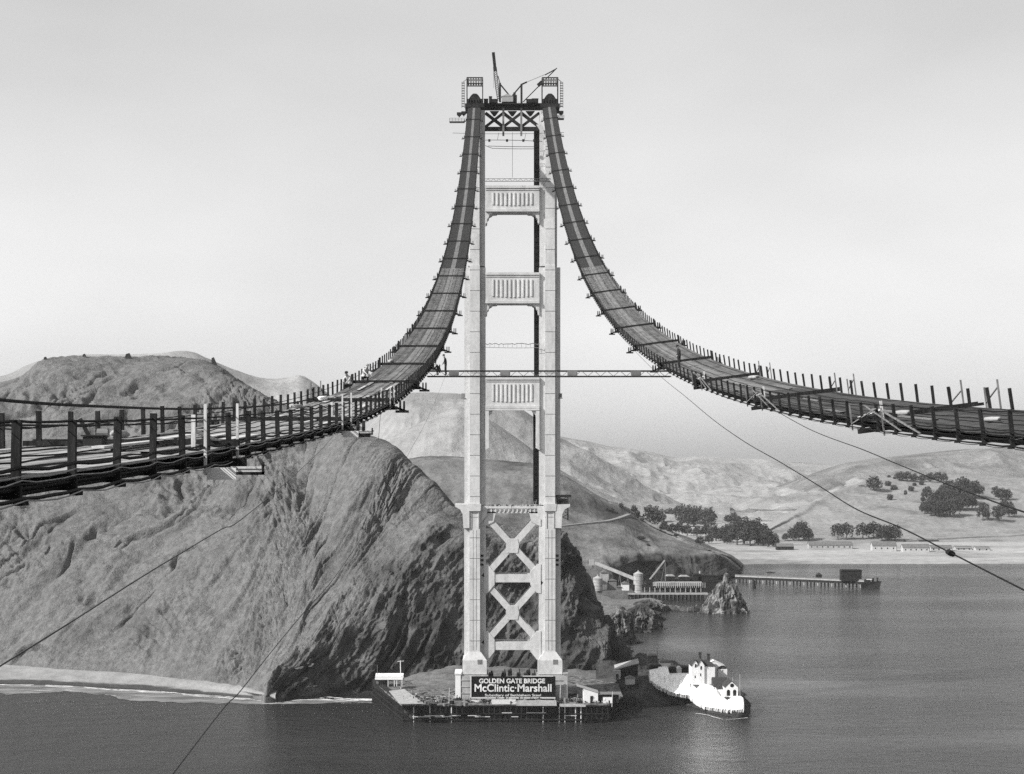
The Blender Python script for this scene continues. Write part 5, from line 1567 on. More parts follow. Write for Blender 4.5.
# whitewashed retaining wall
M['whitewash'] = mat('whitewash', 0.82, 0.9, var=0.12, scale=0.25, speck=0.08, speck_scale=2)
lp = root('retaining_wall', tuple(WZ(690, 705, 0)), 'stepped whitewashed wall and rock apron under the light station', 'wall')
top = [(650,671.5),(659,670),(660,668.5),(668.5,668),(669.5,675),(690,674.5),(690.5,681),(703,684),(716,688),(720,696.5),(743,698),(744,700)]
bot = [(650,680),(660,687),(669,691),(676,693),(684,694),(690,696),(697,702),(704,706),(713,707.5),(722,709),(733,710),(743,709)]
def wallD(px): return float(np.interp(px, [650, 690, 705, 744], [652, 640, 629, 612]))
ws = np.linspace(650, 744, 95)
rr = np.random.default_rng(3)
b = MB(); vs = []
for i, px in enumerate(ws):
    D = wallD(px); ty_ = np.interp(px, [p[0] for p in top], [p[1] for p in top]); by_ = np.interp(px, [p[0] for p in bot], [p[1] for p in bot])+rr.uniform(-0.8, 0.8)
    p0 = W(px, ty_, D); p1 = W(px, by_, D-7); bulge = W(px, (ty_*0.45+by_*0.55), D-3.2-rr.uniform(0, 1.0))
    back = p0+np.array([0, 5.0, 0]); bb = np.array([p0[0], p0[1]+5.0, 1.0]); p2 = p1+np.array([0, 2.0, -1.5])
    vs += [p0, bulge, p1, p2, bb, back]
fs = []
for i in range(len(ws)-1):
    for k in range(6):
        j = (k+1) % 6
        fs.append((6*i+k, 6*i+j, 6*i+6+j, 6*i+6+k))
b.add(vs, fs); b.add(vs[:6], [(0,1,2,3,4,5)]); b.add(vs[-6:], [(5,4,3,2,1,0)])
b.build('wall_face', M['whitewash'], lp)

def gable_house(rt, cx, cy, z0, w_, d_, h_, rise, rot, wallm, roofm, wins=(), along='y', eave=0.3, chim=()):
    """a gabled block; gable faces -y before rotation"""
    R_ = Matrix.Rotation(rot, 3, 'Z'); c = Vector((cx, cy, 0))
    def T(x, y, z): return c+R_@Vector((x, y, 0))+Vector((0, 0, z))
    b = MB(); pr = [(-w_/2, z0), (w_/2, z0), (w_/2, z0+h_), (0, z0+h_+rise), (-w_/2, z0+h_)]
    vs = [T(x, -d_/2, z) for x, z in pr]+[T(x, d_/2, z) for x, z in pr]
    b.add(vs, [(0,1,2,3,4),(9,8,7,6,5),(0,5,6,1),(1,6,7,2),(2,7,8,3),(3,8,9,4),(4,9,5,0)])
    b.build('wall', wallm, rt)
    b = MB(); th = 0.22; k_ = rise/(w_/2)
    for s_ in (-1, 1):
        a0 = [(0, z0+h_+rise+0.06), (s_*(w_/2+eave), z0+h_-eave*k_+0.06), (s_*(w_/2+eave), z0+h_-eave*k_+0.06+th), (0, z0+h_+rise+0.06+th)]
        vs = [T(x, -d_/2-eave, z) for x, z in a0]+[T(x, d_/2+eave, z) for x, z in a0]
        b.add(vs, [(0,1,2,3),(7,6,5,4),(0,4,5,1),(1,5,6,2),(2,6,7,3),(3,7,4,0)])
    rf = b.build('roof', roofm, rt)
    for (x, y) in chim:
        b = MB(); b.box(T(x, y, z0+h_+rise+0.3), (1.1, 1.1, 2.6), R_); b.box(T(x, y, z0+h_+rise+1.6), (1.35, 1.35, 0.25), R_); b.build('chimney', roofm, rf)
    for (x, z, ww, hh, kind) in wins:
        b = MB()
        if kind == 'round':
            n_ = 12; vs = [T(x+ww/2*math.cos(2*math.pi*i/n_), -d_/2-0.06, z0+z+ww/2*math.sin(2*math.pi*i/n_)) for i in range(n_)]+[T(x+ww/2*math.cos(2*math.pi*i/n_), -d_/2+0.02, z0+z+ww/2*math.sin(2*math.pi*i/n_)) for i in range(n_)]
            b.add(vs, [tuple(range(n_))]+[(i, (i+1) % n_, (i+1) % n_+n_, i+n_) for i in range(n_)])
        else:
            pr = [(-ww/2, -hh/2), (ww/2, -hh/2), (ww/2, hh*0.28), (ww*0.3, hh*0.46), (0, hh/2), (-ww*0.3, hh*0.46), (-ww/2, hh*0.28)]
            vs = [T(x+a, -d_/2-0.06, z0+z+c2) for a, c2 in pr]+[T(x+a, -d_/2+0.02, z0+z+c2) for a, c2 in pr]
            b.add(vs, [tuple(range(7))]+[(i, (i+1) % 7, (i+1) % 7+7, i+7) for i in range(7)])
        b.build('window', M['glass_dark'], rt)
# keepers' house
D = 634; z0 = EYE-(684-VY)/F*D
kh = root('keepers_house', tuple(W(703, 684, D)), 'tall white keepers house with twin gables and dark roofs on the rocky point', 'house')
xa = W(694, 0, D)[0]; xb = W(699.2, 0, D)[0]
mtop = lambda py: EYE-(py-VY)/F*D
gable_house(kh, xa+0.2, D+1.5, z0, 2.6, 7, mtop(664.5)-z0, 1.9, 0, M['white'], M['roof_dark'], wins=((0.2, mtop(665)-z0, 0.6, 1.4, 'a'), (0, mtop(676)-z0, 0.4, 1.0, 'a')), eave=0.25)
gable_house(kh, xb+0.4, D+1.4, z0, 2.7, 7, mtop(664.8)-z0, 2.1, 0, M['white'], M['roof_dark'], wins=((0.1, mtop(667)-z0, 0.6, 1.4, 'a'), (-0.1, mtop(674)-z0, 0.4, 1.2, 'a')), eave=0.25)
b = MB(); x0, x1 = W(691, 0, D)[0], W(714.5, 0, D)[0]
b.box(((x0+x1)/2, D+3.0, (z0+mtop(666))/2), (x1-x0, 9, mtop(666)-z0)); b.build('wall', M['white'], kh)
b = MB(); zr = mtop(666)+0.05; zq = mtop(661.0)
ya, yb = D-1.7, D+7.9
b.add([(x0-0.2, ya, zr), (x1+0.4, ya, zr), (x1+0.4, yb, zr), (x0-0.2, yb, zr), (x0+1.5, (ya+yb)/2, zq), (x1-2.0, (ya+yb)/2, zq)], [(0,1,5,4),(1,2,5),(2,3,4,5),(3,0,4),(3,2,1,0)])
rf = b.build('roof', M['roof_dark'], kh)
for px, py in ((700, 656.5), (708.5, 658)):
    c_ = Vector(W(px, py, D+5)); b = MB(); b.box(c_, (1.0, 1.0, 3.0)); b.box(c_+Vector((0, 0, 1.5)), (1.25, 1.25, 0.3)); b.build('chimney', M['roof_dark'], rf)
for px in (712,):
    c_ = Vector(W(px+1.2, 670, D+1.9)); b = MB(); b.box(c_, (1.3, 0.3, 2.0)); b.build('porch', M['roof_dark'], kh)
# rear wing with lighter gable
D2 = 645
kw = root('station_wing', tuple(W(718, 672, D2)), 'white gabled wing with dark round cowl right behind the keepers house', 'house')
gable_house(kw, W(713.5, 0, D2)[0], D2+1, EYE-(683-VY)/F*D2, 8.2, 6, EYE-(665.5-VY)/F*D2-(EYE-(683-VY)/F*D2), 2.0, 0, M['white'], M['white'], eave=0.1)
b = MB(); x_ = W(721.4, 0, D2)[0]; b.box((x_, D2-2, EYE-(674-VY)/F*D2), (3.4, 4, 4.8)); b.build('tower_base', M['white'], kw)
b = MB(); b.cyl((x_, D2-2.2), 1.9, EYE-(669.8-VY)/F*D2, EYE-(666.6-VY)/F*D2, 12, 1.7); b.cyl((x_, D2-2.2), 1.7, EYE-(666.6-VY)/F*D2, EYE-(665-VY)/F*D2, 12, 0.5); b.build('cowl', M['roof_dark'], kw)
# fog signal building with two arched windows and a round one
D3 = 619; zq = EYE-(697.5-VY)/F*D3; ftop = lambda py: EYE-(py-VY)/F*D3
fs_ = root('fog_signal_house', tuple(W(732, 697, D3)), 'white fog signal house with two arched windows and one round window', 'house')
gable_house(fs_, W(731.5, 0, D3)[0], D3+4.2, zq-1.5, 4.9, 8.4, ftop(687.5)-zq+1.5, 2.3, 0.0, M['white'], M['roof_dark'], wins=((-1.15, 1.5+ftop(692.7)-zq, 1.2, 2.3, 'a'), (1.15, 1.5+ftop(692.7)-zq, 1.2, 2.3, 'a'), (0.2, 1.5+ftop(685.4)-zq, 1.5, 0, 'round')), eave=0.15)
b = MB(); b.box((W(731.5, 0, D3)[0], D3-0.9, ftop(697.3)), (5.6, 1.9, 0.3))
b.build('balcony', M['roof_dark'], fs_)
b = MB(); xw = W(722, 0, D3+8)[0]
za, zb_ = EYE-(688-VY)/F*(D3+8), EYE-(678.5-VY)/F*(D3+8)
b.add([(xw-3.3, D3+5, za), (xw+2.4, D3+5, za), (xw+2.4, D3+12, zb_), (xw-3.3, D3+12, zb_), (xw-3.3, D3+19, za), (xw+2.4, D3+19, za)], [(0,1,2,3),(3,2,5,4),(0,3,4),(1,5,2),(0,4,5,1)])
b.build('link_roof', M['roof_dark'], fs_)
b = MB(); b.box((xw-0.4, D3+12, za-3), (5.4, 13.6, 6.2)); b.build('link_wall', M['white'], fs_)
b = MB(); c_ = Vector(W(743, 694.5, D3)); b.add([c_+Vector(v) for v in ((-1.3,-1,-0.6),(-1.3,1.5,-0.6),(-1.0,-1,1.3),(-1.0,1.5,1.3),(1.4,-1,-0.3),(1.4,1.5,-0.3),(1.2,-1,0.2),(1.2,1.5,0.2))], [(0,1,3,2),(4,6,7,5),(0,4,5,1),(2,3,7,6),(0,2,6,4),(1,5,7,3)])
b.build('horn', M['roof_dark'], fs_)
for px, py0, py1, D, lab in ((740, 697, 674, 617, 'thin pale mast at the tip of the rocky point'), (657.3, 667, 648, 690, 'thin dark mast beside the dark huts behind the white wall'), (732.8, 681, 677.5, 620, 'short finial post on the fog signal house gable')):
    b = MB(); b.tube([W(px, py0, D), W(px, py1, D)], 0.1, 5); tag(b.build('mast', M['concrete'] if px > 700 and px < 745 else M['dark_steel']), lab, 'mast')
# small dark buildings behind the white wall
for i, (px, py, w_, h_, D, mt, lab) in enumerate(((652.5, 660, 9, 8, 700, 'timber_dark', 'square dark hut near the mast behind the white wall'), (665, 665, 11, 6, 680, 'mid_steel', 'low grey hut with dark roof behind the white wall'),
                                                 (672.5, 672, 7, 7.5, 668, 'timber_dark', 'narrow dark hut just behind the step of the white wall'), (685, 671, 11, 6, 665, 'timber_dark', 'dark boxy hut against the keepers house'), (679.5, 671.5, 4, 5.5, 664, 'white', 'small pale round ended tank left of the boxy hut'),
                                                 (655.5, 668, 12, 3.5, 662, 'timber_dark', 'long low dark shed behind the left end of the white wall'))):
    g = root('hut', tuple(W(px, py, D)), lab, 'hut')
    s_ = D/F; c_ = W(px, py, D); zb_ = c_[2]-h_*s_/2-0.5; zt_ = c_[2]+h_*s_/2
    b = MB(); b.box((c_[0], D+1.5, (zb_+zt_)/2-0.8), (w_*s_, 3.5, zt_-zb_+1.6)); b.build('wall', M[mt], g)
    b = MB(); x0, x1 = c_[0]-w_*s_/2-0.2, c_[0]+w_*s_/2+0.2
    b.prism([(x0, zt_), (x1, zt_), (x1-0.6, zt_+0.7), (x0+0.6, zt_+0.7)], D-0.5, D+3.5, 'y'); b.build('roof', M['roof_dark'] if mt != 'white' else M['white'], g)
# long lean-to roof and hut at the cliff foot
g = root('cliff_shed', tuple(W(625, 668, 655)), 'long shed with pale slanting roof at the foot of the dark cliff', 'shed')
D = 655
b = MB(); p0, p1 = W(615, 669, D), W(639, 662.5, D)
b.add([p0, p1, p1+np.array([0, 5, 1.0]), p0+np.array([0, 5, 1.0]), p0-np.array([0, 0, .35]), p1-np.array([0, 0, .35]), p1+np.array([0, 5, .65]), p0+np.array([0, 5, .65])], [(0,1,2,3),(7,6,5,4),(0,4,5,1),(1,5,6,2),(2,6,7,3),(3,7,4,0)]); b.build('roof', M['concrete'], g)
b = MB(); q0, q1 = W(615.5, 680, D), W(638, 676, D)
b.add([p0-np.array([-.4, -.3, .3]), p1-np.array([.5, -.3, .3]), q1+np.array([0, .3, 0]), q0+np.array([0, .3, 0])]+[v+np.array([0, 4, 0]) for v in (p0-np.array([-.4, -.3, .3]), p1-np.array([.5, -.3, .3]), q1, q0)], [(0,1,2,3),(7,6,5,4),(0,4,5,1),(1,5,6,2),(2,6,7,3),(3,7,4,0)]); b.build('wall', M['timber_dark'], g)
g = root('hut', tuple(W(616, 676, 650)), 'tiny pale fronted hut under the slanting roof shed', 'hut')
b = MB(); c_ = Vector(W(616.5, 674.5, 650)); b.box(c_, (3.0, 2.5, 3.4)); b.build('wall', M['concrete'], g)
b = MB(); b.box(c_+Vector((0.2, -1.3, -0.5)), (1.0, 0.1, 1.8)); b.build('door', M['glass_dark'], g)
g = root('hut', tuple(W(630, 682, 645)), 'small pale hut standing on the dark rocks beside the wharf end', 'hut')
b = MB(); c_ = Vector(W(630, 681, 645)); b.box(c_, (3.6, 2.5, 2.4)); b.build('wall', M['concrete'], g)
b = MB(); b.prism([(c_.x-2.1, c_.z+1.2), (c_.x+2.1, c_.z+1.2), (c_.x, c_.z+2.1)], c_.y-1.6, c_.y+1.6, 'y'); b.build('roof', M['timber_mid'], g)

# ================================================================== shore rocks and the sea stack
def rock(name, px, py_w, wpx, hpx, lab, cat, seed, material, lean=0.0, dpt=0.8, spikes=1.0, ax=None, n_=None, wet=True):
    """a craggy rock standing in the water; py_w: waterline row"""
    c_ = WZ(px, py_w, 0); s_ = c_[1]/F; rx = wpx*s_/2; H_ = hpx*s_; ry = rx*dpt
    nu, nv = (n_ or 90), (n_ or 90)//2
    th = np.linspace(0, 2*np.pi, nu)[:, None]*np.ones((1, nv)); v = np.linspace(0, 1, nv)[None, :]*np.ones((nu, 1))
    prof = (1-v**(ax or 1.35))
    blk = np.round(v*5+0.8*np.sin(th*2+seed))/5
    nr = 1+0.12*np.sin(th*3+blk*9+seed)+0.42*spikes*(ridged(np.cos(th)*2.4+seed, np.sin(th)*2.4, v*1.1, octs=5, seed=seed, gain=0.6)-0.3)*(0.5+prof) + 0.10*fbm(np.cos(th)*7, np.sin(th)*7, v*7, octs=3, seed=seed+1)
    X = c_[0]+rx*prof*nr*np.cos(th)+lean*rx*v; Y = c_[1]+ry+ry*prof*nr*np.sin(th); Z = -2+(H_+2)*v*(1+0.10*fbm(np.cos(th)*2, np.sin(th)*2, v*3, octs=3, seed=seed+2)*np.sin(v*np.pi))
    G = np.stack([X, Y, Z], -1)
    sz = max(rx, H_)
    dv_ = (0.10-0.06*v)*sz*(ridged(X/sz*3.2, Y/sz*3.2, Z/sz*2.4, octs=4, seed=seed+50)-0.3)+0.02*sz*fbm(X/sz*9, Y/sz*9, Z/sz*9, octs=2, seed=seed+60)
    G[..., 0] += dv_*np.cos(th)*(v < 0.97); G[..., 1] += dv_*np.sin(th)*(v < 0.97); G[..., 2] += 0.6*dv_*np.clip(v*3, 0, 1)
    V_ = G.reshape(-1, 3); Fq = grid_faces(nu, nv)
    o = link_mesh(name, V_, Fq, material, smooth=False); tag(o, lab, cat)
    return o
M['rock'] = mat('streaked_rock', 0.04, 0.9, scale=0.16, second=0.26, lo=0.46, hi=0.6, stretch=(1.6, 1.6, 0.4), bump=1.0, bscale=0.35)
M['rock2'] = mat('dark_shore_rock', 0.04, 0.9, scale=0.12, second=0.20, lo=0.45, hi=0.65, bump=1.0, bscale=0.4)
st = rock('sea_stack', 727.5, 614, 46, 42, 'tall craggy pointed sea stack standing off the wharf', 'rock', 5, M['rock'], lean=0.02, dpt=0.7, spikes=0.9, ax=1.0, n_=120)
rock('shore_rock', 707, 612, 14, 15, 'lower dark spur leaning on the left side of the sea stack', 'rock', 9, M['rock'], lean=0.3)
rock('shore_rock', 698, 606.5, 8, 3, 'tiny dark rock in the water left of the sea stack', 'rock', 12, M['rock2'])
rock('shore_rock', 621, 634, 22, 28, 'pale streaked knob of rock right beside the dark cliff', 'rock', 21, M['rock'], ax=4, n_=130)
rock('shore_rock', 643, 630, 36, 25, 'broad craggy rock with pale streaks at the cove', 'rock', 27, M['rock2'], ax=4.5, n_=140)
rock('shore_rock', 652, 612, 30, 13, 'dark flat topped rock behind the broad cove rock', 'rock', 31, M['rock2'], ax=5, n_=100)
rock('shore_rock', 630, 642, 15, 12, 'small rounded rock below the broad cove rock', 'rock', 37, M['rock2'], ax=2)
rock('shore_rock', 636, 643.5, 18, 4, 'low dark rock shelf reaching into the cove', 'rock', 41, M['rock2'], ax=2)
rock('shore_rock', 645, 633, 14, 5, 'low dark rock at the water under the broad cove rock', 'rock', 43, M['rock2'], ax=2)
b = MB(); P_ = crm(np.array([WZ(658, 612, 0), WZ(668, 610.5, 0), WZ(680, 611.5, 0), WZ(695, 612, 0), WZ(707, 611.5, 0)]), 40)
rr = np.random.default_rng(8)
b.tube([(p[0], p[1]+6, 0.2+rr.uniform(-0.3, 0.5)) for p in P_], [2.6+rr.uniform(-0.6, 0.7) for _ in P_], 8); tag(b.build('reef', M['rock2']), 'low dark reef linking the cove rock to the sea stack', 'rock')
for i, (px, py, w_, h_) in enumerate(((617,705,12,7),(626,702,13,8),(636,706,14,6),(646,704,13,7),(655,701,11,6),(664,703,10,5),(673,702,11,6),(682,705,10,5),(641,672,14,8),(632,690,12,9),(650,690,12,7),(646,664,10,6))):
    rock('shore_rock', px, py, w_, h_, '%s jagged dark rock from the left on the shore between wharf and light station' % ['first','second','third','fourth','fifth','sixth','seventh','eighth','upper middle','inner left','inner right','uppermost'][i], 'rock', 80+i*3, M['cliff_foot'], ax=2.5, n_=44)
# land between the cliff and the cove
C_ = []
for px, pyf in ((575,640),(590,640),(600,642),(612,640),(622,632),(632,612),(650,604)):
    C_.append([np.array([(px-VX)/F*D, D, z_]) for D, z_ in ((735, -1), (770, 1), (860, 2), (960, 2.5), (1060, 4), (1110, 3), (1135, -2))] if px < 612 else
              [np.array([(px-VX)/F*D, D, z_]) for D, z_ in ((800, -2), (840, -1.5), (900, -1), (960, 1.5), (1030, 4), (1080, 3), (1100, -2))])
G, U, V = loft(C_, 90, 120)
G[..., 2] += 1.6*fbm(G[..., 0]/14, G[..., 1]/14, octs=4, seed=55)
surf('shore_land', G, M['earth'], 'rough grey shore between the dark cliff and the cove')

# ================================================================== the gravel plant wharf
DW = 1100.0; zw = 5.0
def wz(py, D=DW): return EYE-(py-VY)/F*D
def wx(px, D=DW): return (px-VX)/F*D
wh = root('wharf', (wx(665), DW, 0), 'long low trestle wharf with a pale railed gallery behind the sea stack', 'wharf')
b = MB(); b.box((wx(668), DW+5, zw-0.4), (wx(708)-wx(628), 10, 1.0)); b.build('deck', M['concrete'], wh)
x_ = wx(629)
while x_ < wx(707):
    for y_ in (DW+0.6, DW+9): 
        b = MB(); b.tube([(x_, y_, -2), (x_, y_, zw-0.8)], 0.45, 6); b.build('pile', M['timber_dark'], wh)
    x_ += 2.6
b = MB(); b.box((wx(669), DW+6.5, wz(588)), (wx(708)-wx(636), 5, 3.8)); b.build('gallery_base', M['timber_dark'], wh)
b = MB(); b.box((wx(678), DW+6, wz(584.5)), (wx(706)-wx(657), 5.5, 2.6))
x_ = wx(657)
while x_ < wx(706): b.box((x_, DW+3.1, wz(585.5)), (0.4, 0.3, 3.4)); x_ += 1.4
b.build('gallery_wall', M['concrete'], wh)
x_ = wx(640)
while x_ < wx(706):
    b = MB(); b.box((x_, DW+3.6, wz(590.3)), (0.5, 0.4, 3.2)); b.build('gallery_post', M['concrete'], wh); x_ += 3.4
b = MB(); b.prism([(wx(598), 0.5), (wx(634), 0.5), (wx(634), 6.2), (wx(598), 6.6)], DW+2, DW+24, 'y'); tag(b.build('quay', M['earth']), 'earth quay under the two round tanks', 'quay')
def tank(px, py0, py1, w, lab, D):
    g = root('storage_tank', (wx(px, D), D, wz(py0, D)), lab, 'tank')
    r = w/2*D/F; z0, z1 = wz(py0, D), wz(py1, D)
    b = MB(); b.cyl((wx(px, D), D), r, z0, z1, 24)
    b.build('tank_body', M['concrete'], g, smooth=False)
    b = MB(); b.cyl((wx(px, D), D), r+0.15, z1-0.1, z1+1.4, 24, 0.5); b.cyl((wx(px, D), D), 0.4, z1+1.4, z1+2.2, 8); b.build('roof', M['concrete'], g)
    b = MB()
    for k in range(4): b.cyl((wx(px, D), D), r+0.08, z0+(z1-z0)*(k+0.5)/4, z0+(z1-z0)*(k+0.5)/4+0.2, 24)
    b.build('hoop', M['mid_steel'], g)
tank(638.3, 592.5, 573.5, 9.6, 'right taller round concrete tank at the lower end of the conveyor', DW+6)
tank(597.8, 590.5, 578, 9.5, 'left shorter round tank near the dark cliff', DW+4)
cv = root('conveyor', (wx(612), DW+14, 6), 'pale inclined conveyor gallery running down to the right round tank', 'conveyor')
b = MB(); b.beam(W(592, 561.5, DW+16), W(634, 578.5, DW+8), 2.6, 2.0); b.build('gallery', M['concrete'], cv)
b = MB(); c_ = Vector(W(591.8, 562.5, DW+16)); b.box(c_, (3.2, 4, 3.6)); b.build('head_house', M['concrete'], cv)
for t in (0.02, 0.25, 0.45, 0.66, 0.85):
    p = Vector(W(592, 561.5, DW+16)).lerp(Vector(W(634, 578.5, DW+8)), t)
    for s_ in (-1.6, 1.6):
        b = MB(); b.beam(p+Vector((0, 0, -0.8)), Vector((p.x+s_, p.y, 5.0)), 0.35); b.build('trestle_leg', M['timber_mid'], cv)
for i, (px, py, w_, h_, mt, lab) in enumerate(((604.5, 577, 8, 9, 'concrete', 'narrow upright bin between the round tanks'), (612, 584, 9, 7, 'timber_mid', 'grey low bin house beneath the conveyor'), (625, 586.5, 8, 6, 'white', 'small white shed beside the right round tank'), (619, 588.5, 5, 3, 'timber_mid', 'little grey shed beneath the conveyor end'), (650, 584.5, 6, 6, 'concrete', 'small pale cabin right of the right round tank'))):
    g = root('bin_house', tuple(W(px, py, DW+9)), lab, 'shed'); D = DW+9; s_ = D/F
    c_ = Vector(W(px, py, D)); b = MB(); b.box(c_+Vector((0, 1, -1)), (w_*s_, 4, h_*s_+2)); b.build('wall', M[mt], g)
    b = MB(); b.prism([(c_.x-w_*s_/2-0.3, c_.z+h_*s_/2), (c_.x+w_*s_/2+0.3, c_.z+h_*s_/2), (c_.x, c_.z+h_*s_/2+1.3)], D-1.6, D+3.4, 'y'); b.build('roof', M['timber_mid'], g)
cr = root('wharf_crane', tuple(W(648, 583, DW+6)), 'crane with long pale boom raised to the right on the wharf', 'crane')
b = MB(); b.beam(W(648.5, 581, DW+6), W(664.8, 560.3, DW+6), 0.9, 0.9); b.build('boom', M['concrete'], cr)
b = MB(); b.beam(W(665.5, 582, DW+6), W(665.2, 561, DW+6), 0.4); b.beam(W(665.2, 561, DW+6), W(661, 582, DW+6), 0.25); b.beam(W(652, 573, DW+6), W(665, 566, DW+6), 0.15); b.build('mast', M['mid_steel'], cr)
b = MB(); b.box(W(650, 581.5, DW+6), (5, 3, 3)); b.build('cab', M['dark_steel'], cr)
for i, (px, py, w_, h_, lab) in enumerate(((670, 578, 9, 4, 'low pale roofed shed on the wharf behind the gallery'), (684, 578.5, 10, 4, 'second low pale roofed shed on the wharf behind the gallery'), (697, 577.5, 9, 5.5, 'dark railway wagon with a funnel on the wharf'), (708, 579, 20, 6, 'long dark barge like shed on the wharf beside the sea stack'))):
    g = root('wharf_shed', tuple(W(px, py, DW+20)), lab, 'shed'); D = DW+20; s_ = D/F
    c_ = Vector(W(px, py, D)); dk = i > 1
    b = MB(); b.box(c_, (w_*s_, 5, h_*s_)); b.box((c_.x, c_.y, (c_.z-h_*s_/2+zw-1)/2), (w_*s_*0.96, 4.6, c_.z-h_*s_/2-zw+1.0)); b.build('wall', M['timber_dark'], g)
    b = MB(); b.prism([(c_.x-w_*s_/2-0.3, c_.z+h_*s_/2), (c_.x+w_*s_/2+0.3, c_.z+h_*s_/2), (c_.x+w_*s_*0.3, c_.z+h_*s_/2+0.9), (c_.x-w_*s_*0.3, c_.z+h_*s_/2+0.9)], D-2.8, D+2.8, 'y'); b.build('roof', M['timber_dark'] if dk else M['concrete'], g)
    if i == 2:
        b = MB(); b.cyl((c_.x+2, D), 0.6, c_.z+h_*s_/2, c_.z+h_*s_/2+2.5, 8); b.build('funnel', M['concrete'], g)

# ================================================================== the long pier
pr = root('long_pier', tuple(WZ(810, 586, 0)), 'long narrow timber pier reaching into the bay', 'pier')
A_ = WZ(735, 582.5, 0); B_ = WZ(864, 588.0, 0); zp_ = 5.2
dirv = Vector(B_-A_); Lp = dirv.length; dirv.normalize(); nrm = Vector((-dirv.y, dirv.x, 0))
def pp_(s, o, z): return Vector(A_)+dirv*s+nrm*o+Vector((0, 0, z))
b = MB(); b.beam(pp_(0, 4, zp_-0.3), pp_(Lp, 4, zp_-0.3), 8, 0.9); b.build('deck', M['concrete'], pr)
b = MB(); b.beam(pp_(0, 0.2, zp_+0.6), pp_(Lp, 0.2, zp_+0.6), 0.25, 0.8); b.build('kerb', M['timber_mid'], pr)
b = MB(); b.beam(pp_(0, -0.1, zp_-1.6), pp_(Lp, -0.1, zp_-1.6), 0.3, 1.7); b.build('stringer', M['timber_dark'], pr)
s_ = 1.0; k = 0
while s_ < Lp:
    for o_ in (0.5, 7):
        b = MB(); b.tube([pp_(s_, o_, -2), pp_(s_, o_, zp_-0.7)], 0.45 if k % 4 else 0.5, 6); b.build('pile', M['timber_dark'] if k % 4 else M['concrete'], pr)
    s_ += 2.7; k += 1
tg = root('moored_boat', tuple(WZ(871, 587, 0)), 'dark tug like boat moored at the outer end of the long pier', 'boat')
D = B_[1]-2; b = MB(); s2 = D/F
x0 = wx(862, D); x1 = wx(881, D)
b.add([(x0, D, 0.0), (x1-1, D, 0.0), (x1+0.6, D+1.5, 5), (x0-0.5, D-0.5, 4), (x0, D+4, 0), (x1-1, D+3.5, 0), (x1+0.6, D+3, 5), (x0-0.5, D+4.5, 4)], [(0,1,2,3),(7,6,5,4),(0,4,5,1),(1,5,6,2),(2,6,7,3),(3,7,4,0)]); b.build('hull', M['timber_dark'], tg)
b = MB(); b.box((wx(868, D), D+2, 5.2), (4, 2.5, 2.2)); b.cyl((wx(873.5, D), D+2), 0.8, 4, 7, 8); b.cyl((wx(878, D), D+2), 0.6, 4, 7.5, 8); b.build('wheelhouse', M['timber_dark'], tg)
b = MB(); b.box((wx(869.5, D), D+1.2, 6.3), (3.8, 1.5, 0.5)); b.build('tarpaulin', M['white'], tg)
wr = root('pier_warehouse', tuple(W(851, 579, B_[1])), 'tall dark warehouse near the outer end of the long pier', 'warehouse')
D = B_[1]+2; b = MB(); b.box((wx(851.5, D), D+3, (wz(571, D)+zp_)/2), (wx(862, D)-wx(841.5, D), 6, wz(571, D)-zp_)); b.build('wall', M['timber_dark'], wr)
b = MB(); b.prism([(wx(841, D), wz(571, D)), (wx(862.6, D), wz(571, D)), (wx(861, D), wz(569.7, D)), (wx(842, D), wz(569.7, D))], D-0.4, D+6.4, 'y'); b.build('roof', M['dark_steel'], wr)
for k in range(5):
    b = MB(); b.box((wx(844+k*3.8, D), D-0.05, wz(575, D)), (1.0, 0.1, 2.6)); b.build('window', M['glass_dark'], wr)
for i, (px, py, w_, h_, mt, lab) in enumerate(((770.5, 576, 8.5, 7, 'mid_steel', 'grey square house on the inner part of the long pier'), (755, 580, 8, 2.5, 'white', 'low white shed at the landward end of the long pier'), (797, 580, 5, 2.2, 'concrete', 'small pale box on the middle of the long pier'), (806, 580, 6, 3, 'white', 'white shed on the middle of the long pier'), (819, 578, 5.5, 6, 'timber_dark', 'dark peaked hut between the white sheds and the warehouse'), (826, 580.5, 7, 2.6, 'white', 'low white shed just left of the warehouse'), (838, 581.5, 5, 2.0, 'concrete', 'small pale crate like hut touching the warehouse'))):
    D = float(np.interp(px, [735, 864], [A_[1], B_[1]]))+3; s2 = D/F
    g = root('pier_house', tuple(W(px, py, D)), lab, 'house'); c_ = Vector(W(px, py, D)); zt_ = c_.z+h_*s2/2; zb_ = zp_
    b = MB(); b.box((c_.x, D+1, (zt_+zb_)/2), (w_*s2, 3.5, max(1, zt_-zb_))); b.build('wall', M[mt], g)
    b = MB(); b.prism([(c_.x-w_*s2/2-0.3, zt_), (c_.x+w_*s2/2+0.3, zt_), (c_.x, zt_+(1.8 if i in (4,) else 0.6))], D-1.1, D+3.1, 'y'); b.build('roof', M['roof_dark'] if i in (0, 4) else M[mt], g)
b = MB(); p_ = WZ(754.2, 588, 0); b.tube([(p_[0], p_[1], -2), (p_[0], p_[1], 5.5)], 1.0, 8); b.tube([(p_[0]-1.2, p_[1], -2), (p_[0]-0.2, p_[1], 5)], 0.5, 6); b.tube([(p_[0]+1.2, p_[1], -2), (p_[0]+0.2, p_[1], 5)], 0.5, 6)
tag(b.build('mooring_dolphin', M['timber_dark']), 'dark bundle of mooring piles standing in front of the long pier', 'mooring')

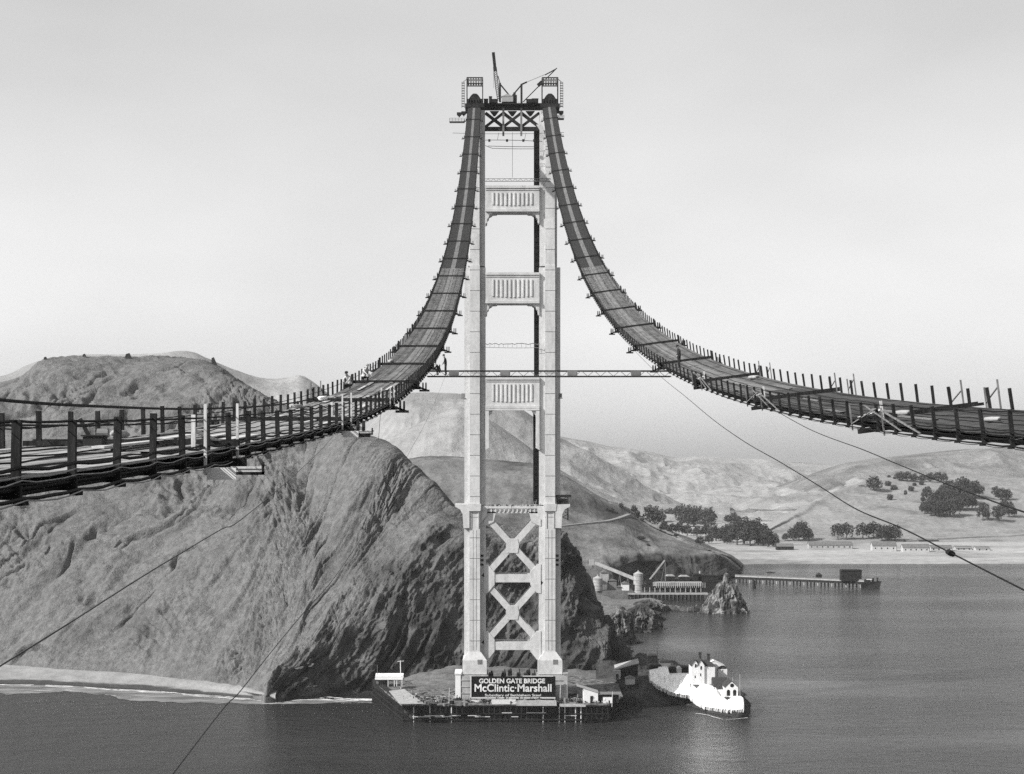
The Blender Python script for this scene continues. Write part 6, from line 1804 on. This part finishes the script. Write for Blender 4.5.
# ================================================================== long white buildings along the far shore
def barrack(px0, px1, py0, py1, lab, wallm='pale_wall', roofm='mid_steel', gable=True, group='long buildings along the far shore'):
    h = ground_hit((px0+px1)/2, py1, ('ground', 'knoll'))
    D = h.y; s2 = D/F
    x0, x1 = wx(px0, D), wx(px1, D); z0 = h.z-0.6; zt_ = wz(py0, D); ze = z0+(zt_-z0)*0.62
    g = root('barrack', ((x0+x1)/2, D, z0), lab, 'building', group)
    b = MB(); b.prism([(D, z0), (D+9, z0), (D+9, ze), (D+4.5, zt_-0.25), (D, ze)], x0, x1, 'x'); b.build('wall', M[wallm], g)
    b = MB()
    for ya, za, yb, zb_ in ((D-0.5, ze-0.25, D+4.5, zt_), (D+9.5, ze-0.25, D+4.5, zt_)):
        b.add([(x0-0.4, ya, za), (x1+0.4, ya, za), (x1+0.4, yb, zb_), (x0-0.4, yb, zb_), (x0-0.4, ya, za-0.2), (x1+0.4, ya, za-0.2), (x1+0.4, yb, zb_-0.2), (x0-0.4, yb, zb_-0.2)], [(0,1,2,3),(7,6,5,4),(0,4,5,1),(1,5,6,2),(2,6,7,3),(3,7,4,0)])
    b.build('roof', M[roofm], g)
    n_ = max(2, int((x1-x0)/5))
    for k in range(min(n_, 16)):
        b = MB(); b.box((x0+(x1-x0)*(k+0.5)/n_, D-0.04, z0+(ze-z0)*0.55), (1.2, 0.1, 1.3)); b.build('window', M['glass_dark'], g)
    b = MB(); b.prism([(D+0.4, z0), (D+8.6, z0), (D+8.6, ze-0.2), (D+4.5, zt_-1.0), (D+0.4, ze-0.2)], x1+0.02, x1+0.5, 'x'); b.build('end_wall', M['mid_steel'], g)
M['roof_grey'] = mat('grey_shingle', 0.13, 0.9, var=0.2, scale=0.5)
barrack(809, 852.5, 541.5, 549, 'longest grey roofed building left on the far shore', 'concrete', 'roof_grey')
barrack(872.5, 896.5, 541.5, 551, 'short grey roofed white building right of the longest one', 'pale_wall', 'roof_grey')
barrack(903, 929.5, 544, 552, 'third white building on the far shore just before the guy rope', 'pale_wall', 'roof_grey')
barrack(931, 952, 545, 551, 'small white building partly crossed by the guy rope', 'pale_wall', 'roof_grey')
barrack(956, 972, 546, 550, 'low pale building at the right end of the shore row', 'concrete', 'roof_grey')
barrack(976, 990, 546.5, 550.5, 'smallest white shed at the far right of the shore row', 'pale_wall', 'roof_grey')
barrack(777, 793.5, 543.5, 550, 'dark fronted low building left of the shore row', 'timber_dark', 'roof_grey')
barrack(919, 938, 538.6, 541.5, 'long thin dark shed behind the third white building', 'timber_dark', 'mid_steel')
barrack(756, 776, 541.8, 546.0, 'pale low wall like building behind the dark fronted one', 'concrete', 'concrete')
for i, (px, py, w_, h_) in enumerate(((699,522,7,3.5),(706,524,6,3.5),(667,526,6,2.5),(690,524,5,4),(728,523,5,2.5),(745,526,5,2.5),(806,486,7,2.2),(862,487,6,2))):
    labs = ['pale house half hidden by the valley trees', 'second pale house right of the half hidden one', 'tiny low house at the left end of the valley trees', 'small pale gabled house among the valley trees', 'tiny pale shed by the lone tree clump', 'tiny pale shed right of the lone tree clump', 'low dark hut on the slope of the knoll', 'row like low hut on the knoll beside the single large tree']
    h = ground_hit(px, py, ('ground', 'knoll', 'rolling_hills', 'grassy_hill'))
    if h is None: continue
    g = root('house', tuple(h), labs[i], 'house'); s2 = h.y/F; w2, h2 = w_*s2, h_*s2
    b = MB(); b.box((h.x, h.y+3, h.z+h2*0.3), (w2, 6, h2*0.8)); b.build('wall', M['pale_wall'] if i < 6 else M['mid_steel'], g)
    b = MB(); b.prism([(h.x-w2/2-0.4, h.z+h2*0.7), (h.x+w2/2+0.4, h.z+h2*0.7), (h.x, h.z+h2*1.15)], h.y-0.4, h.y+6.4, 'y'); b.build('roof', M['roof_grey'], g)

# ------------------------------------------------------------------ small things on the flat headland top
for px, D, kind, lab in ((128, 1000, 'cairn', 'small dark block on the flat top of the headland'), (214.5, 975, 'post', 'dark leaning post at the right shoulder of the flat top'), (84, 1000, 'cairn', 'tiny dark stump left on the flat top of the headland'), (45, 1005, 'cairn', 'tiny dark stone at the left shoulder of the flat top')):
    x_ = wx(px, D); z_ = max(drop(x_, D-8), drop(x_, D), drop(x_, D+8)); b = MB()
    if kind == 'cairn':
        sc_ = 1.0 if px == 128 else 0.5
        b.add([(x_-2*sc_, D, z_-0.5), (x_+2*sc_, D, z_-0.5), (x_+2*sc_, D+2, z_-0.5), (x_-2*sc_, D+2, z_-0.5), (x_-1.4*sc_, D+.3, z_+1.8*sc_), (x_+0.6*sc_, D+.3, z_+2.4*sc_), (x_+0.6*sc_, D+1.7, z_+2.4*sc_), (x_-1.4*sc_, D+1.7, z_+1.8*sc_)], [(3,2,1,0),(4,5,6,7),(0,1,5,4),(1,2,6,5),(2,3,7,6),(3,0,4,7)])
    else:
        b.add([(x_-1.8, D, z_-1), (x_+1.8, D, z_-1), (x_+1.8, D+2, z_-1), (x_-1.8, D+2, z_-1), (x_-1.8, D+.3, z_+4.0), (x_-0.6, D+.3, z_+4.6), (x_-0.6, D+1.7, z_+4.6), (x_-1.8, D+1.7, z_+4.0)], [(3,2,1,0),(4,5,6,7),(0,1,5,4),(1,2,6,5),(2,3,7,6),(3,0,4,7)])
    tag(b.build('marker_block' if kind == 'cairn' else 'marker_post', M['dark_steel']), lab, 'marker')
b = MB(); c_ = WZ(124.5, 669.0, 3.0); b.box(c_+np.array([0, 0, 0.7]), (2.6, 1.6, 1.4)); b.box(c_+np.array([0.3, 0, 1.6]), (1.4, 1.4, 0.7)); tag(b.build('beach_boulder', M['concrete'], None, bevel=0.3), 'single pale boulder lying on the sandy beach', 'boulder')
# ================================================================== trees
M['leaf'] = mat('eucalyptus_leaves', 0.05, 0.9, scale=0.25, second=0.12, lo=0.4, hi=0.6)
M['leaf_dark'] = mat('cypress_leaves', 0.035, 0.9, scale=0.25, second=0.085, lo=0.4, hi=0.6)

def crown_mesh(name, lobes, n, size, seed, material):
    r = np.random.default_rng(seed)
    vs = []; fs = []
    w = np.array([l[3]*l[4]*l[5] for l in lobes]); w = w/w.sum()
    for k in range(n):
        l = lobes[r.choice(len(lobes), p=w)]
        d = r.normal(size=3); d /= np.linalg.norm(d)
        rad = r.uniform(0.35, 1.0)**0.5*(1+0.12*r.normal())
        c = np.array(l[:3])+d*rad*np.array(l[3:6])
        s = size*r.uniform(0.6, 1.3)
        for q in range(2):
            a = r.normal(size=3); a /= np.linalg.norm(a); b_ = np.cross(a, r.normal(size=3)); b_ /= np.linalg.norm(b_)+1e-9
            o = r.normal(size=3)*s*0.4
            i = len(vs)
            vs += [c+o-a*s-b_*s*0.6, c+o+a*s*0.9-b_*s*0.7, c+o+a*s+b_*s*0.6, c+o-a*s*0.7+b_*s*0.8]
            fs.append((i, i+1, i+2, i+3))
    me = bpy.data.meshes.new(name); me.from_pydata([tuple(map(float, v)) for v in vs], [], fs); me.materials.append(material); me.update()
    return me

def trunk_mesh(name, H, lean, seed):
    r = random.Random(seed); b = MB()
    pts = [(0, 0, -0.06*H)]; 
    for k in range(1, 6): pts.append((lean*k/5*H+r.uniform(-.01, .01)*H, r.uniform(-.01, .01)*H, H*0.72*k/5))
    b.tube(pts, [0.035*H*(1-0.75*k/5) for k in range(6)], 6)
    for k in range(4):
        s = pts[2+k % 3]; a = r.uniform(0, 6.28)
        b.tube([s, (s[0]+0.16*H*math.cos(a), s[1]+0.16*H*math.sin(a), s[2]+0.2*H)], [0.014*H, 0.004*H], 5)
    me = bpy.data.meshes.new(name); me.from_pydata([tuple(map(float, v)) for v in b.v], [], b.f); me.materials.append(M['bark']); me.update()
    return me

KINDS_ = {}
def kind_(key, lobes, n, size, seed, mt, lean=0.0):
    KINDS_[key] = [(crown_mesh('crown', [tuple(np.array(l)*1.0) for l in lobes], n, size, seed+i, M[mt]), trunk_mesh('trunk', 1.0, lean, seed+i)) for i in range(2)]
# unit-height trees
kind_('tall', [(0,0,.60,.22,.20,.24),(-.10,.02,.78,.15,.14,.16),(.12,0,.50,.17,.16,.18),(.03,.05,.90,.11,.10,.11),(-.13,0,.40,.15,.14,.16),(.05,0,.26,.16,.15,.15)], 560, 0.028, 3, 'leaf')
kind_('round', [(0,0,.52,.38,.34,.34),(-.24,0,.42,.22,.22,.24),(.26,.02,.38,.20,.2,.24),(.05,0,.78,.24,.22,.20),(-.12,.05,.68,.2,.2,.2)], 800, 0.030, 5, 'leaf_dark')
kind_('broad', [(0,0,.55,.40,.36,.30),(-.32,0,.46,.22,.22,.26),(.34,.02,.42,.22,.22,.26),(.12,0,.80,.22,.22,.18),(-.18,0,.76,.18,.18,.18),(.02,0,.28,.3,.26,.2)], 900, 0.030, 7, 'leaf_dark')
kind_('shrub', [(0,0,.45,.5,.45,.42),(.3,0,.35,.3,.3,.3),(-.35,0,.25,.25,.25,.25)], 260, 0.065, 9, 'leaf_dark')
kind_('open', [(-.2,0,.66,.24,.2,.22),(.22,0,.60,.22,.2,.24),(0,.05,.86,.16,.14,.13),(.05,0,.40,.16,.14,.14),(-.28,0,.36,.14,.12,.14),(.26,0,.28,.12,.1,.12)], 520, 0.030, 13, 'leaf_dark')
ORD = ['first','second','third','fourth','fifth','sixth','seventh','eighth','ninth','tenth','eleventh','twelfth','thirteenth','fourteenth','fifteenth','sixteenth','seventeenth','eighteenth','nineteenth','twentieth','twenty-first','twenty-second','twenty-third','twenty-fourth','twenty-fifth','twenty-sixth','twenty-seventh','twenty-eighth']
tc_ = 0
def tree(px, py, hpx, key, label, group, name='tree', wide=1.0):
    global tc_
    h = ground_hit(px, py, ('ground', 'knoll', 'grassy_hill', 'rolling_hills', 'scrub_hill', 'far_mountain'))
    if h is None: return None
    H = hpx/F*h.y; tc_ += 1
    cm, tm = KINDS_[key][tc_ % 2]
    t = root(name, tuple(h), label, 'shrub' if name == 'shrub' else 'tree', group, rz=tc_*1.3 % 1.2-0.6)
    t.scale = (H*wide, H*wide, H)
    a = bpy.data.objects.new('crown', cm); COL.objects.link(a); a.parent = t
    if name != 'shrub':
        c = bpy.data.objects.new('trunk', tm); COL.objects.link(c); c.parent = t
    return t
def row(specs, fmt, group, name='tree'):
    specs = sorted(specs)
    for i, s in enumerate(specs):
        tree(s[0], s[1], s[2], s[3], fmt % ORD[i], group, name, s[4] if len(s) > 4 else 1.0)
row([(649,524,19,'tall',1.3),(655,526,20,'tall',1.3),(661,526,17,'tall',1.2),(669,524,16,'tall',1.3),(676,524,17,'tall',1.3),(681.5,526,22,'tall',1.3),(688,527,22,'tall',1.4),(694,527,21,'tall',1.4),(700,526,20,'tall',1.2),(705.5,528,20,'tall',1.2),(711,528,21,'tall',1.2)],
    '%s tall tree from the left in the rear valley row', 'tall trees of the rear valley row')
row([(664,532,11,'round',1.1),(672,533,10,'round',1.2),(679,534,12,'round',1.1),(687,536,12,'round',1.2),(697,537,11,'round',1.1),(706,537,13,'round',1.1),(714,538,12,'round',1.2),(722,540,12,'round',1.2),(700,545,9,'round',1.3),(727,544,9,'round',1.2)],
    '%s low dark tree from the left in front of the rear valley row', 'low trees in front of the rear valley row')
row([(716,541,16,'tall',1.4),(724,543,18,'round',1),(731,542,20,'tall',1.4),(737,545,24,'round',.9),(744,544,27,'tall',1.5),(750,546,26,'round',.9),(757,545,27,'tall',1.4),(763,546,22,'round',.9),(768,547,19,'round',.9),(774,547,14,'round',1),(709,544,10,'round',1.2)],
    '%s tree from the left in the dense middle valley grove', 'trees of the middle valley grove')
row([(728,523,9,'broad',1),(734.5,523,11,'tall',1.6),(738.5,523.5,8,'round',1)], '%s tree from the left in the small clump above the middle grove', 'small clump above the middle grove')
row([(785,541,8,'round',1),(793,541,15,'broad',.8),(799,541,20,'round',.85),(804,541,19,'tall',1.5),(809,541,12,'round',1)], '%s tree from the left in the clump above the dark fronted building', 'clump above the dark fronted building')
row([(838,540,17,'open',1),(846.5,540,18,'open',1)], '%s tree of the pair standing behind the longest shore building', 'pair behind the longest shore building')
row([(863,539.5,17,'open',1.1),(869,538,13,'open',1),(874,538,17,'open',1.1),(882,541,16,'round',1),(888,541.5,18,'broad',.9),(895,541.5,17,'round',1)], '%s tree from the left in the clump behind the short white building', 'clump behind the short white building')
row([(874,491,16,'broad',1.0)], '%s and only large round tree at the left of the knoll top', None)
row([(888,486,6,'shrub'),(894,490,6,'shrub'),(890,500,7,'shrub',.8),(905.5,495,6,'shrub',.5),(911,491,6,'shrub'),(914.5,486,4,'shrub'),(921.5,485,5,'shrub'),(889,477.5,3,'shrub'),(894.5,479,3,'shrub'),(923,501,5,'shrub')],
    '%s small shrub from the left on the open knoll top', 'shrubs on the open knoll top', 'shrub')
row([(900,481,10,'broad',1.1),(907,481,10,'round',1.3),(914,482,9,'broad',1),(922,482,8,'broad',1),(930,482,10,'broad',1),(938,481,10,'broad',1),(944,482,9,'round',1.1)], '%s tree from the left in the line along the knoll crest', 'trees along the knoll crest')
row([(927,500,14,'round'),(925,514,14,'round'),(931,516,18,'round'),(937,509,20,'broad'),(938,517,16,'round'),(944,501,18,'round'),(946,517,19,'broad'),(950,510,20,'round'),(954,515,18,'round'),(957,503,22,'broad'),(962,498,22,'round'),(963,511,18,'round'),(968,505,18,'broad'),(972,509,15,'round'),(974,498,18,'round'),(979,497,13,'open'),(950,493,14,'broad'),(966,492,14,'round'),(942,506,18,'broad')],
    '%s tree from the left in the big dark grove on the knoll slope', 'big dark grove on the knoll slope')
row([(984,514,12,'open'),(983,521,16,'open'),(987,519,9,'round',.8),(996,497,11,'tall',1.6),(1001,500,13,'broad'),(1007,500,12,'broad'),(1004,514,15,'round',.9),(998,521,16,'tall',1.5),(1009,517,16,'round'),(1014,516,9,'round')],
    '%s tree from the left in the scattered group at the right of the knoll grove', 'scattered trees right of the knoll grove')
row([(612,512,5,'shrub',.8),(607,511,4,'shrub'),(621,508,6,'shrub',.7),(634,512,8,'shrub',.7),(637,517,8,'shrub',.7),(642,521,4,'shrub'),(668,531,3,'shrub'),(676,536,3,'shrub',1.5),(641,540,5,'shrub',1.4),(648,546,3,'shrub')],
    '%s small shrub from the left along the slope of the road cut hill', 'shrubs on the road cut hill', 'shrub')
